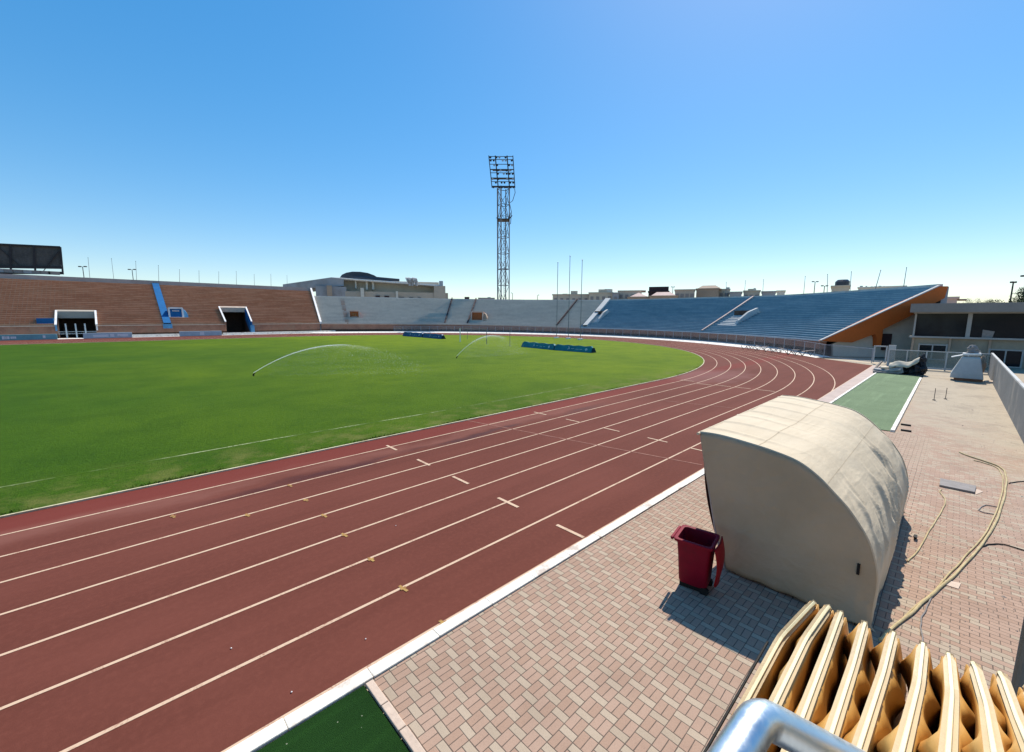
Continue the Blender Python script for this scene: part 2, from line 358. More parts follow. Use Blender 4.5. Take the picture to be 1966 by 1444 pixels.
M['tarp'] = pm('black tarpaulin', (.018, .02, .024), rough=.55, var=.4, scale=3, bump=.6, bscale=8)
M['cloth'] = pm('cream cloth', (.58, .50, .38), var=.15, scale=3, bump=.5, bscale=9)
M['pale_grey'] = pm('pale grey sheet', (.34, .34, .34), var=.15, scale=2)
def leafmat():
    t = NT('tree leaves'); oi = t.n('ShaderNodeObjectInfo'); g = t.noise(1.4, 4, .7)
    return t.done(t.mix(g, (.012, .028, .010), (.04, .075, .022)), .7, .2)
M['leaf'] = leafmat()
M['bark'] = pm('bark', (.10, .07, .05))

# ------------------------------------------------------------------ mesh builder
def rootoff(o):
    while o is not None and o.parent is not None: o = o.parent
    return o.location.copy() if o is not None and o.get('_w') else Vector((0, 0, 0))
class MB:
    def __init__(s): s.v = []; s.f = []; s.uv = None
    def vert(s, p): s.v.append(Vector(p)); return len(s.v)-1
    def face(s, *i): s.f.append(tuple(i))
    def poly(s, pts): s.face(*[s.vert(p) for p in pts])
    def grid(s, rows, uv=None, close=False):
        b = len(s.v); nr, nc = len(rows), len(rows[0])
        for r in rows:
            for p in r: s.v.append(Vector(p))
        for i in range(nr-1):
            for j in range(nc if close else nc-1):
                k = (j+1) % nc
                s.f.append((b+i*nc+j, b+i*nc+k, b+(i+1)*nc+k, b+(i+1)*nc+j))
        return b
    def box(s, c, size, ax=None):
        """box centred on c; ax = (x, y, z) axes"""
        ax = ax or (Vector((1, 0, 0)), Vector((0, 1, 0)), Vector((0, 0, 1)))
        c = Vector(c); hx, hy, hz = [a*(d/2) for a, d in zip(ax, size)]
        i = [s.vert(c+hx*a+hy*b_+hz*d) for a in (-1, 1) for b_ in (-1, 1) for d in (-1, 1)]
        for q in ((0, 1, 3, 2), (4, 6, 7, 5), (0, 4, 5, 1), (2, 3, 7, 6), (0, 2, 6, 4), (1, 5, 7, 3)): s.f.append(tuple(i[k] for k in q))
        return s
    def bar(s, a, b, w, h=None, upv=(0, 0, 1)):
        a, b = Vector(a), Vector(b); d = (b-a); L = d.length
        if L < 1e-6: return s
        d /= L; u = Vector(upv)
        if abs(d.dot(u)) > .98: u = Vector((1, 0, 0))
        x = d.cross(u).normalized(); y = x.cross(d).normalized()
        return s.box((a+b)/2, (w, L, h or w), (x, d, y))
    def tube(s, path, r, n=8, caps=True):
        path = [Vector(p) for p in path]; rows = []; prev = None
        for i, p in enumerate(path):
            d = (path[min(i+1, len(path)-1)] - path[max(i-1, 0)]).normalized()
            if prev is None:
                u = Vector((0, 0, 1)) if abs(d.z) < .9 else Vector((1, 0, 0)); x = d.cross(u).normalized()
            else: x = (prev - d*prev.dot(d)).normalized()
            prev = x; y = d.cross(x); rr = r[i] if isinstance(r, (list, tuple)) else r
            rows.append([p + x*(rr*math.cos(2*math.pi*k/n)) + y*(rr*math.sin(2*math.pi*k/n)) for k in range(n)])
        b = s.grid(rows, close=True)
        if caps:
            s.face(*[b+k for k in range(n)][::-1]); s.face(*[b+(len(path)-1)*n+k for k in range(n)])
        return s
    def prism(s, poly, ext):
        """planar polygon extruded along vector ext"""
        ext = Vector(ext); a = [s.vert(p) for p in poly]; b = [s.vert(Vector(p)+ext) for p in poly]; n = len(poly)
        s.face(*a[::-1]); s.face(*b)
        for k in range(n): s.face(a[k], a[(k+1) % n], b[(k+1) % n], b[k])
        return s
    def lump(s, c, size, seed=0, n=10, k=.3):
        rows = []
        for i in range(n+1):
            th = math.pi*i/n; r_ = []
            for j in range(n*2):
                ph = math.pi*j/n; d = Vector((math.sin(th)*math.cos(ph), math.sin(th)*math.sin(ph), math.cos(th)))
                q = 1 + k*noise.noise(d*1.7+Vector((seed*3.1, seed, 0))) + k*.5*noise.noise(d*4+Vector((seed, 0, seed*2)))
                r_.append(Vector(c) + Vector((d.x*size[0], d.y*size[1], d.z*size[2]))*q)
            rows.append(r_)
        s.grid(rows, close=True); return s
    def build(s, name, mat, parent=None, smooth=False, bevel=0, uvs=None, loc=None, solid=0):
        off = rootoff(parent)
        if loc is not None: off = Vector(loc)
        me = bpy.data.meshes.new(name); me.from_pydata([tuple(p-off) for p in s.v], [], s.f); me.validate()
        bm = bmesh.new(); bm.from_mesh(me)
        if uvs is None:
            bmesh.ops.recalc_face_normals(bm, faces=bm.faces)
        bm.to_mesh(me); bm.free()
        if uvs is not None:
            ul = me.uv_layers.new(name='UVMap')
            for l in me.loops: ul.data[l.index].uv = uvs[l.vertex_index]
        me.materials.append(M[mat] if isinstance(mat, str) else mat)
        if smooth:
            for p in me.polygons: p.use_smooth = True
        o = bpy.data.objects.new(name, me); col.objects.link(o)
        if parent is not None: o.parent = parent
        if loc is not None and parent is None: o.location = off
        if bevel:
            b = o.modifiers.new('bevel', 'BEVEL'); b.width = bevel; b.segments = 2; b.limit_method = 'ANGLE'
        if solid:
            b = o.modifiers.new('solid', 'SOLIDIFY'); b.thickness = solid; b.offset = 0
        if smooth and not bevel:
            try: me.set_sharp_from_angle(angle=R(45))
            except Exception: pass
        return o
def tag(o, label=None, cat=None, group=None, kind=None):
    if label: o['label'] = label
    if cat: o['category'] = cat
    if group: o['group'] = group
    if kind: o['kind'] = kind
    return o
def thing(name, loc, label, cat, group=None, world=True, rz=0):
    """Empty at the base of a thing; with world=True its parts are given in world coordinates"""
    o = bpy.data.objects.new(name, None); col.objects.link(o); o.location = Vector(loc); o.empty_display_size = .3
    o.rotation_euler.z = rz
    if world: o['_w'] = 1
    return tag(o, label, cat, group)
def struct(mb, name, mat, **k): return tag(mb.build(name, mat, **k), kind='structure')
def dup(o, loc=None, rz=None, label=None, scale=None):
    c = o.copy(); col.objects.link(c)
    if loc is not None: c.location = loc
    if rz is not None: c.rotation_euler.z = rz
    if scale is not None: c.scale = scale
    if label: c['label'] = label
    for ch in list(o.children):
        d = ch.copy(); col.objects.link(d); d.parent = c
        for g in list(ch.children):
            e = g.copy(); col.objects.link(e); e.parent = d
    return c
def text_mb(s, size, mat, name, parent, origin, xdir, ydir):
    """flat lettering as a mesh part"""
    cu = bpy.data.curves.new(name, 'FONT'); cu.body = s; cu.size = size; cu.align_x = 'CENTER'; cu.align_y = 'CENTER'; cu.extrude = .01
    to = bpy.data.objects.new(name, cu); col.objects.link(to)
    dg = bpy.context.evaluated_depsgraph_get(); me = bpy.data.meshes.new_from_object(to.evaluated_get(dg))
    bpy.data.objects.remove(to); bpy.data.curves.remove(cu)
    z = Vector(xdir).cross(Vector(ydir)).normalized()
    off = rootoff(parent)
    for v in me.vertices:
        p = v.co.copy(); v.co = Vector(origin) - off + Vector(xdir)*p.x + Vector(ydir)*p.y + z*p.z
    me.materials.clear(); me.materials.append(M[mat]); o = bpy.data.objects.new(name, me); col.objects.link(o); o.parent = parent
    return o

# ------------------------------------------------------------------ the ground, pitch and track
YK, X0, RK = 14.60, 28.24, 42.69
C0 = Vector((X0, YK+RK, 0)); YF = YK + 2*RK
def lane_curve(off, x1=-45, n=140, xf=-60):
    pts = [Vector((x1+(X0-x1)*i/60, YK-off, 0)) for i in range(60)]
    for i in range(n+1):
        t = math.pi*i/n; pts.append(Vector((X0+(RK+off)*math.sin(t), C0.y-(RK+off)*math.cos(t), 0)))
    pts += [Vector((X0+(xf-X0)*i/40, YF+off, 0)) for i in range(1, 41)]
    return pts
def strip(mb, pts, wdt, z):
    L = []
    for i, p in enumerate(pts):
        d = (pts[min(i+1, len(pts)-1)]-pts[max(i-1, 0)]).normalized(); n_ = Vector((-d.y, d.x, 0))
        L.append((p+n_*(wdt/2)+Vector((0, 0, z)), p-n_*(wdt/2)+Vector((0, 0, z))))
    mb.grid([list(a) for a in L])
mb = MB(); mb.poly([(-2500, -2500, -.06), (2500, -2500, -.06), (2500, 2500, -.06), (-2500, 2500, -.06)])
struct(mb, 'ground', 'sand')
def polysheet(pts, z, res=None):
    mb = MB(); mb.poly([(p[0], p[1], z) for p in pts]); return mb
# track: the ring plus the run-off at the end of the home straight
def rout(t):
    b = 55.4 if t < -57 else 55.4-1.5*min(1, (t+57)/20)
    return b + 6.6*max(0, (t-20)/70)**1.4
outer = [(-70, 4.72), (22, 4.72), (53.1, 5.15)]
a0 = math.degrees(math.atan2(5.4-C0.y, 52.9-X0))
for i in range(0, 61):
    th = R(-57 + (90+57)*i/60); rr = rout(math.degrees(th))+.05
    outer.append((X0+rr*math.cos(th), C0.y+rr*math.sin(th)))
outer += [(-70, outer[-1][1])]
struct(polysheet(outer, 0), 'track', 'track')
inner = lane_curve(0, -70, xf=-70)
struct(polysheet([(p.x, p.y) for p in inner], .012), 'pitch_grass', 'grass')
# ragged grass blades over the kerb
mb = MB(); rng = random.Random(3)
for i in range(9000):
    x = rng.uniform(-3, 40) if i % 3 else rng.uniform(-3, 14); 
    if x < X0: y = YK + .02 + abs(rng.gauss(0, .12))
    else:
        t = (x-X0)/RK; y = C0.y-(RK-abs(rng.gauss(0, .12)))*math.cos(t); x = X0+RK*math.sin(t)
    if noise.noise(Vector((x*.5, 0, 0))) + .25 < rng.random()*.7: continue
    h = rng.uniform(.03, .085); a = rng.uniform(0, 6.28); d = Vector((math.cos(a), math.sin(a), 0))*rng.uniform(.006, .014); l = Vector((rng.uniform(-.05, .05), rng.uniform(-.06, .03), h))
    p = Vector((x, y, .01)); mb.poly([p-d, p+d, p+l])
tag(mb.build('grass_fringe', 'grass'), 'tufts of dry grass along the inner kerb of the track', 'grass', kind='stuff')
# lane lines
mb = MB()
for k in range(1, 9): strip(mb, lane_curve(1.22*k, -45), .055, .005)
struct(mb, 'lane_lines', 'line')
mb = MB()
def seg(mb, p, q, wdt, z=.009):
    p, q = Vector(p), Vector(q); d = (q-p).normalized(); n_ = Vector((-d.y, d.x, 0))*(wdt/2); o = Vector((0, 0, z))
    N = max(2, int((q-p).length/.4)); mb.grid([[p.lerp(q, i/N)+n_+o, p.lerp(q, i/N)-n_+o] for i in range(N+1)])
def ymark(px, py, half, wdt):
    g = gnd(px, py); seg(mb, (g.x, g.y+half, 0), (g.x, g.y-half, 0), wdt)
for p in ((752, 860), (813, 888), (884, 922), (975, 965), (1094, 1020)): ymark(p[0], p[1], .37, .085)
for p in ((1037, 794), (1100, 808), (1173, 825), (1262, 845), (1345, 865)): ymark(p[0], p[1], .4, .075)
for p in ((1320, 731), (1352, 738), (1388, 741), (1425, 745), (1470, 750)): ymark(p[0], p[1], .5, .09)
struct(mb, 'hurdle_marks', 'line')
mb = MB()
seg(mb, gnd(893, 807), gnd(1348, 893), .06, .007); seg(mb, gnd(1270, 769), gnd(1420, 785), .05, .007)
struct(mb, 'faded_cross_lines', 'faint')
mb = MB()
for p in ((332, 992), (475, 990), (556, 933), (587, 961), (622, 991), (661, 1028), (712, 1075), (774, 1131), (852, 1198)):
    g = gnd(*p); s_ = random.uniform(.6, .85)
    seg(mb, (g.x-.01, g.y+.16*s_, 0), (g.x+.02, g.y-.15*s_, 0), .05, .010); seg(mb, (g.x-.05, g.y, 0), (g.x+.06, g.y+.01, 0), .05, .0125)
struct(mb, 'yellow_lane_ticks', 'yellow')
mb = MB()
seg(mb, (-40, 17.2, 0), (4.2, 17.2, 0), .09, .018); seg(mb, (4.2, 17.2, 0), (10.8, 16.9, 0), .09, .018); seg(mb, (10.8, 16.9, 0), (24, 16.9, 0), .06, .018)
struct(mb, 'pitch_sideline', 'chalk')
mb = MB(); pts = lane_curve(.02, -45)
rows = []
for i, p in enumerate(pts):
    d = (pts[min(i+1, len(pts)-1)]-pts[max(i-1, 0)]).normalized(); n_ = Vector((-d.y, d.x, 0))*.03
    rows.append([p+n_, p+n_+Vector((0, 0, .045)), p-n_+Vector((0, 0, .045)), p-n_])
mb.grid(rows); struct(mb, 'inner_kerb', 'kerb_in')
# outer kerb of the near straight: short cast lengths, slightly out of line
mb = MB(); x = -20.0; rng = random.Random(5)
while x < 21.5:
    L = 1.0; j = rng.uniform(-.008, .008); mb.box((x+L/2, 4.755+j*.6, .0+rng.uniform(-.002, .002)), (L-.004, .185, .085)); x += L
struct(mb, 'outer_kerb', 'kerb', bevel=.012)
mb = MB(); seg(mb, (-40, 4.885, 0), (21.5, 4.885, 0), .055, .006); seg(mb, (21.5, 4.885, 0), (53, 5.21, 0), .055, .006); struct(mb, 'outer_lane_edge', 'line')
# paving
mb = polysheet([(1.98, .22), (22.5, .22), (22.5, 4.64), (1.98, 4.64)], .018); struct(mb, 'paved_apron', 'weave')
mb = polysheet([(-6, -9), (60, -9), (60, .22), (-6, .22)], .0165); struct(mb, 'paved_walk', 'running')
mb = polysheet([(22.5, .22), (60, .22), (60, 1.42), (22.5, 1.42)], .0145); struct(mb, 'sandy_verge', 'running')
mb = polysheet([(46.2, 1.42), (60, 1.42), (60, 4.2), (53.4, 5.0), (46.2, 4.3)], .0125); struct(mb, 'paved_corner', 'running')
mb = polysheet([(21.5, 4.25), (52.8, 4.35), (52.8, 5.17), (21.5, 4.85)], .024); struct(mb, 'paved_margin', 'pinkc')
mb = MB(); mb.box((34.6, 4.26, .03), (26.2, .10, .05)); struct(mb, 'margin_edging', 'kerb')
mb = polysheet([(-20, -9), (1.86, -9), (1.86, 4.64), (-20, 4.64)], .022); struct(mb, 'artificial_turf', 'turf_new')
mb = MB()
for i in range(12): mb.box((1.93+rng.uniform(-.006, .006), 4.62-.2-i*.42, .024), (.10, .41, .05))
struct(mb, 'turf_edging', 'coping', bevel=.01)
# ------------------------------------------------------------------ the stands
TAB = [(-60, 56.8, 11), (-54.6, 56.8, 11.05), (-46, 56.6, 13), (-40, 56.5, 13.5), (-20, 56.5, 14), (0, 56.7, 14.5), (7.6, 57, 14.5), (20, 57.8, 15), (40, 59.3, 16), (57, 61, 17), (70, 63, 17), (77.8, 65.2, 17), (90, 66, 17)]
ZB = [(-60, 1.88), (-54, 1.88), (-26, 1.80), (-8, 1.88), (10, 1.86), (25, 2.02), (44, 2.25), (57, 2.3), (78, 2.42)]
ZT = [(-60, 8.02), (-54.6, 8.02), (-45.7, 8.28), (-29, 8.34), (-13.6, 8.70), (7.7, 8.92), (21, 9.32), (46.6, 9.94), (57.8, 10.22), (78, 10.45)]
def itp(tab, x, k=1):
    if x <= tab[0][0]: return tab[0][k]
    for a, b in zip(tab, tab[1:]):
        if x <= b[0]: f = (x-a[0])/(b[0]-a[0]); return a[k]+(b[k]-a[k])*f
    return tab[-1][k]
def bend(t, u, dz=0.):
    a = R(t); r = itp(TAB, t, 1)+u*itp(TAB, t, 2); z = itp(ZB, t)+u*(itp(ZT, t)-itp(ZB, t))
    return Vector((X0+r*math.cos(a), C0.y+r*math.sin(a), z+dz))
def straight(t, u, dz=0.):
    x = t + u*4.6*max(0, (t-18)/23.65)
    return Vector((x, 121+20*u, 2.5+9.75*u+dz))
def on_slope(fn, px, py, t, u, dz=0.):
    """(t, u) on the seating slope seen at a pixel of the photograph"""
    for _ in range(40):
        q = proj(fn(t, u, dz)); a = proj(fn(t+.05, u, dz)); b = proj(fn(t, u+.005, dz))
        J = ((a[0]-q[0])/.05, (b[0]-q[0])/.005, (a[1]-q[1])/.05, (b[1]-q[1])/.005)
        ex, ey = px-q[0], py-q[1]; D = J[0]*J[3]-J[1]*J[2]
        t += .6*(ex*J[3]-ey*J[1])/D; u += .6*(J[0]*ey-J[2]*ex)/D
    return t, u
def at_px(fn, u, px, t0, t1, dz=0.):
    for _ in range(50):
        tm = (t0+t1)/2
        if (proj(fn(tm, u, dz))[0]-px)*(proj(fn(t1, u, dz))[0]-px) > 0: t1 = tm
        else: t0 = tm
    return (t0+t1)/2
def samples(a, b, step, extra=()):
    n = max(1, int(abs(b-a)/step)); L = [a+(b-a)*i/n for i in range(n+1)]
    for e in extra:
        j = min(range(1, n), key=lambda k: abs(L[k]-e)) if n > 2 else 0
        L[j] = e
    return sorted(L)
def steps(fn, ts, nrow, holes=(), u0=0., u1=1., dz=0.):
    """stepped terrace as one mesh; a hole is (ta, tb, row_a, row_b)"""
    mb = MB(); uvs = []; rows = []
    arc = [0.]
    for a, b in zip(ts, ts[1:]): arc.append(arc[-1]+(fn(b, .3)-fn(a, .3)).length)
    for i, t in enumerate(ts):
        p0, p1 = fn(t, u0, dz), fn(t, u1, dz)
        for k in range(nrow):
            a = p0.lerp(p1, k/nrow); b = p0.lerp(p1, (k+1)/nrow); top = Vector((a.x, a.y, b.z))
            for q, v in ((a, k+.02), (top, k+.48), (top, k+.52), (b.copy(), k+.98)):
                mb.v.append(q.copy()); uvs.append((arc[i], v))
    nc = nrow*4
    for i in range(len(ts)-1):
        tm = (ts[i]+ts[i+1])/2
        for k in range(nrow):
            if any(h[0] < tm < h[1] and h[2] <= k < h[3] for h in holes): continue
            for q in (0, 2):
                b = i*nc+k*4+q; mb.f.append((b, b+nc, b+nc+1, b+1))
    return mb, uvs
def sweep(fn, ts, prof):
    """prof: list of (u_or_None, radial offset, z) -> closed sweep; given as function of t"""
    rows = [prof(t) for t in ts]; mb = MB(); mb.grid(rows, close=True)
    n = len(rows[0]); mb.face(*range(n)); mb.face(*range((len(ts)-1)*n, len(ts)*n)); return mb
def outdir(fn, t):
    d = fn(t, 1)-fn(t, 0); d.z = 0; return d.normalized()
def wall_prof(fn, o0, o1, z0, z1, u=0.):
    def f(t):
        b = fn(t, u); d = outdir(fn, t); za = z0(t) if callable(z0) else z0; zb = z1(t) if callable(z1) else z1
        return [Vector((b.x+d.x*o0, b.y+d.y*o0, za)), Vector((b.x+d.x*o1, b.y+d.y*o1, za)), Vector((b.x+d.x*o1, b.y+d.y*o1, zb)), Vector((b.x+d.x*o0, b.y+d.y*o0, zb))]
    return f
zbf = lambda fn: (lambda t: fn(t, 0).z)
ztf = lambda fn: (lambda t: fn(t, 1).z)
def stand(name, label, fn, ts, nrow, tmat, wmat, cmat, rear_h, rear_mat, holes=(), gaps=()):
    th = thing(name, Vector((fn(ts[len(ts)//2], 0).x, fn(ts[len(ts)//2], 0).y, 0)), label, 'grandstand')
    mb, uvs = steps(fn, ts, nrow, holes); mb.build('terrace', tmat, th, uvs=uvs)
    runs = []; cur = []
    for t in ts:                               # front wall broken by ground-level entrances
        cur.append(t)
        for g in gaps:
            if abs(t-g[0]) < 1e-6: runs.append(cur); cur = []
            if abs(t-g[1]) < 1e-6: cur = [t]
    runs.append(cur)
    for rr in runs:
        if len(rr) < 2: continue
        sweep(fn, rr, wall_prof(fn, -.05, .6, .85, lambda t: fn(t, 0).z-.12)).build('front_wall', wmat, th)
        sweep(fn, rr, wall_prof(fn, .3, .62, -.05, .852)).build('shaded_footing', 'dark_recess', th)  # dark strip: shade under the wall's overhang put into the colour
        sweep(fn, rr, wall_prof(fn, -.14, .66, lambda t: fn(t, 0).z-.12, lambda t: fn(t, 0).z+.06)).build('coping', cmat, th)
    sweep(fn, ts, wall_prof(fn, 0.0, .5, lambda t: fn(t, 1).z-.4, lambda t: fn(t, 1).z+rear_h, 1)).build('rear_wall', rear_mat, th)
    sweep(fn, ts, wall_prof(fn, .5, 1.1, -.05, lambda t: fn(t, 1).z, 1)).build('back_face', 'grey_wall', th)
    return th
def slope_box(fn, t0, t1, u0, u1, lo, hi):
    """slab lying on the slope between two t and two u, lo..hi above it"""
    mb = MB(); N = 8
    rows = []
    for i in range(N+1):
        u = u0+(u1-u0)*i/N; rows.append([fn(t0, u, lo), fn(t1, u, lo), fn(t1, u, hi), fn(t0, u, hi)])
    mb.grid(rows, close=True); mb.face(0, 1, 2, 3); n = N*4; mb.face(n+3, n+2, n+1, n); return mb

# --- brown stand along the far straight
bt0 = planeY(109, 625, 121).x; bt1 = planeY(184, 625, 121).x          # wide entrance
bs0 = planeY(434, 624, 121).x; bs1 = planeY(482, 624, 121).x          # sloping tunnel
NB = 24
ts = samples(-48, 41.65, 1.2, (bt0, bt1, bs0, bs1))
r1 = int(round(.235*NB)); r2 = int(round(.33*NB))
brown = stand('terraced_grandstand', 'long brown terraced stand with a blue stairway and a grey back wall', straight, ts, NB, 'brown', 'wall_brown', 'coping', 1.0, 'grey_wall3',
    holes=((bt0, bt1, 0, r1), (bs0, bs1, 0, r2)), gaps=((bt0, bt1), (bs0, bs1)))
ba0 = planeY(314.5, 625, 121).x; ba1 = planeY(329, 625, 121).x
slope_box(straight, ba0, ba1, 0, 1, .0, .42).build('stairway', 'bluep', brown)
mb = MB(); mb.box(((ba0+ba1)/2, 120.85, 2.2), (ba1-ba0+.3, .2, 1.0)); mb.build('stairway_foot', 'bluel', brown)
# closing wall at the joint with the grey stand
mb = MB(); mb.prism([straight(41.66, 0, -.1), straight(41.66, 1, -.1), straight(41.66, 1, 1.0), straight(41.66, .62, .75), straight(41.66, 0, .5)], (.5, 0, 0)); mb.build('end_wall', 'white', brown)
mb = MB(); mb.prism([(41.7, 121.3, 0), (41.7, 140.5, 0), (46.4, 140.8, 12.0), (41.9, 121.3, 2.5)], (.3, 0, 0)); mb.build('end_infill', 'grey_wall', brown)
def entrance(parent, fn, ta, tb, ub, cheek_h, left, right, lint, zfloor=0., fmat='white'):
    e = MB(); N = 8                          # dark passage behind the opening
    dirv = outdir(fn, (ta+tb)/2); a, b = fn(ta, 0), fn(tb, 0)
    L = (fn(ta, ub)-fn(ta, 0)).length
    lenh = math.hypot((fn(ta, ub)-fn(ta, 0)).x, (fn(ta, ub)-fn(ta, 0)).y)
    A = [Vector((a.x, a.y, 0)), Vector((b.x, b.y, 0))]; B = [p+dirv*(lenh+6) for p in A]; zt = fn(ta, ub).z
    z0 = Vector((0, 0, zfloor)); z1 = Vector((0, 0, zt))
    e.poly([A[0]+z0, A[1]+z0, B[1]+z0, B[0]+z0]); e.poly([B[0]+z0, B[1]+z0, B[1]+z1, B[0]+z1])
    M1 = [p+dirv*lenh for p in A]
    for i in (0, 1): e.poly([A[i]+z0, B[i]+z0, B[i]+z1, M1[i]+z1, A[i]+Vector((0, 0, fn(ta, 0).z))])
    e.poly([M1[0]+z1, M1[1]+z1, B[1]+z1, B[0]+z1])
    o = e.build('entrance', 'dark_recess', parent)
    for t, s_, mt in ((ta, -1, left), (tb, 1, right)):
        t2 = t+s_*abs(tb-ta)*.045
        slope_box(fn, min(t, t2), max(t, t2), -.02, ub, -.8, cheek_h).build('cheek_wall', mt, o)
        slope_box(fn, min(t, t2)-.03*abs(tb-ta)/5, max(t, t2)+.03*abs(tb-ta)/5, -.03, ub+.01, cheek_h, cheek_h+.16).build('cheek_coping', fmat, o)
    if right == 'bluep':
        w_ = abs(tb-ta); slope_box(fn, tb-.05*w_, tb-.004*w_, .0, ub-.02, -2.2, .5).build('lining', 'bluep', o)
        q = fn(tb+.03*w_, 0); mb2 = MB(); mb2.box((q.x, q.y-.5, 1.1), (.14*w_, .9, 2.2)); mb2.build('foot_block', 'bluel', o)
    slope_box(fn, ta, tb, ub-.01, ub+.022, -.9 if lint else -.2, cheek_h+.1).build('lintel', 'beige' if lint else 'coping', o)
    return o
e1 = entrance(brown, straight, bt0, bt1, r1/NB, .4, 'bluel', 'white', True)
e2 = entrance(brown, straight, bs0, bs1, r2/NB, .85, 'wall_brown', 'bluep', False, fmat='white')
# gates and posts in the wide entrance
mb = MB()
for px in (128, 147, 165): g = planeY(px, 640, 120.9); mb.box((g.x, 120.9, 1.45), (.22, .12, 2.9))
for z in (.9, 1.3): mb.box(((bt0+bt1)/2, 120.95, z), (bt1-bt0, .06, .08))
mb.build('entrance_gate', 'greyb', brown)
mb = MB(); mb.box((bt0-1.5, 122.2, 3.2), (2.2, 1.5, 1.5)); mb.build('side_box', 'bluep', brown)
# blue kiosk hood on the terrace
def hood(parent, fn, p00, p11, dark, frame, wing, sign=None):
    """small hooded opening on the slope: p00 = px of lower left, p11 = px of upper right"""
    t0, u0 = on_slope(fn, p00[0], p00[1], p00[2], .3); t1, _ = on_slope(fn, p11[0], p00[1], p00[2], .3)
    a, b = fn(t0, u0), fn(t1, u0); d = outdir(fn, (t0+t1)/2)
    dist = (a-EYE).dot(fw); H = (p00[1]-p11[1])*dist/F*1.02; W = (b-a).length; x = (b-a).normalized(); z = Vector((0, 0, 1))
    o = MB(); rise = .47*1.6
    o.prism([a, b, b+z*H*.98+d*.5, a+z*H*.98+d*.5], d*2.2); oo = o.build('hood', dark, parent)
    f_ = MB(); y = -d
    for q in (a, b): f_.bar(q+y*.12-z*.1, q+z*H+d*.42, .32, .45, upv=d)
    f_.bar(a+z*H+d*.42, b+z*H+d*.42, .3, .4); f_.bar(a+y*.14+z*.06, b+y*.14+z*.06, .4, .42)
    f_.build('hood_frame', frame, oo)
    wv = MB(); wv.prism([b+x*.2, b+x*.2+z*H*.9+d*.7, b+x*(.2+W*.16)+z*H*.75+d*.6, b+x*(.2+W*.3)+z*H*.35+d*.2, b+x*(.2+W*.32)], d*1.6); wv.build('hood_wing', wing, oo)
    return oo, a, b, H, x, d
k1 = hood(brown, straight, (326, 611, 10), (352, 592), 'bluep', 'white', 'bluel')
oo, a, b, H, x, d = k1
mb = MB()
for i in range(5): mb.box(a+x*((b-a).length*(.3+.1*i))+Vector((0, 0, H*.72))+d*.33-d*.06, (.28, .05, .22), (x, d, Vector((0, 0, 1))))
mb.build('lettering', 'white', oo)

# --- grey stand in the far corner
NG = 20
vt0, vu = on_slope(bend, 904, 617, 42, .15); vt1, _ = on_slope(bend, 921, 617, 40, .15)
ts = samples(7.6, 77.8, 1.0)
grey = stand('terraced_grandstand', 'bare grey concrete terraced stand curving round the far corner below the floodlight tower', bend, ts, NG, 'greyt', 'wall_brown', 'coping', .22, 'grey_wall2')
ga0, ga1 = at_px(bend, 0, 661+2, 60, 77), at_px(bend, 0, 669+1, 60, 77)
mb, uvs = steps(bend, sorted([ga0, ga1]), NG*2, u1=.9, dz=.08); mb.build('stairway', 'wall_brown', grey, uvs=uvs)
k2 = hood(grey, bend, (671, 611, 70), (690, 597), 'orange_dark', 'coping', 'pinkroof')
oo, a, b, H, x, d = k2
text_mb('92', H*.62, 'yellow', 'number', oo, (a+b)/2+Vector((0, 0, H*.52))+d*(.25-.06), x, (Vector((0, 0, 1))*.9+d*.45).normalized())
k3 = hood(grey, bend, (905, 616, 42), (927, 599), 'orange_dark', 'coping', 'tan')
for px0, px1 in ((853.6, 868), (897, 914), (1068, 1108)):
    tA, tB = at_px(bend, 0, px0, 8, 60), at_px(bend, 1, px1, 8, 60)
    mb = MB(); N = 10
    mb.grid([[bend(tA+(tB-tA)*i/N-.12, i/N, q) for q in (0, .62)]+[bend(tA+(tB-tA)*i/N+.12, i/N, q) for q in (.62, 0)] for i in range(N+1)], close=True)
    mb.build('divider_wall', 'darkroof', grey)
# pale divider and stairway where grey meets blue
# --- blue stand
NBl = 24
ts = samples(-54.6, 7.6, .9)
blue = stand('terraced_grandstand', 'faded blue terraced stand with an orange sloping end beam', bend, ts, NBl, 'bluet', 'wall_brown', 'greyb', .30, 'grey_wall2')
mb = MB(); N = 10
tA, tB = at_px(bend, 0, 1121, 0, 12), at_px(bend, 1, 1165, 0, 14)
mb.grid([[bend(tA+(tB-tA)*i/N-.9, i/N, 0), bend(tA+(tB-tA)*i/N-.9, i/N, .7), bend(tA+(tB-tA)*i/N+.35, i/N, .7), bend(tA+(tB-tA)*i/N+.35, i/N, 0)] for i in range(N+1)], close=True)
mb.build('divider_wall', 'grey_wall2', blue)
def low_mouth(parent, p0, p1, t0, nm, mt='cream'):
    ta, u = on_slope(bend, p0[0], p0[1], t0, .1); tb, u2 = on_slope(bend, p1[0], p1[1], t0, .4)
    c = slope_box(bend, min(ta, tb), max(ta, tb), u, u+.30, -.3, .12).build(nm, mt, parent)
    tm = min(ta, tb)
    mb = MB(); q0, q1 = bend(tm, u+.05, .1), bend(tm, u+.34, .1)
    mb.prism([bend(tm, u+.02, 0), bend(tm, u+.36, 0), bend(tm, u+.33, 1.1), bend(tm, u+.2, 1.25), bend(tm, u+.06, .7)], (bend(tm+.5, u)-bend(tm, u))); mb.build('cheek_wall', mt, c)
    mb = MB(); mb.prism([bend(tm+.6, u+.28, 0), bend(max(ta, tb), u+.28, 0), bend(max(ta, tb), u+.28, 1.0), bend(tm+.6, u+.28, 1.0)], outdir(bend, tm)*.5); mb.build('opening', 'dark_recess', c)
    return c
low_mouth(blue, (1375, 626), (1412, 626), -27, 'entrance', 'grey_wall2')
low_mouth(blue, (1126, 620), (1148, 620), 6, 'entrance', 'grey_wall2')
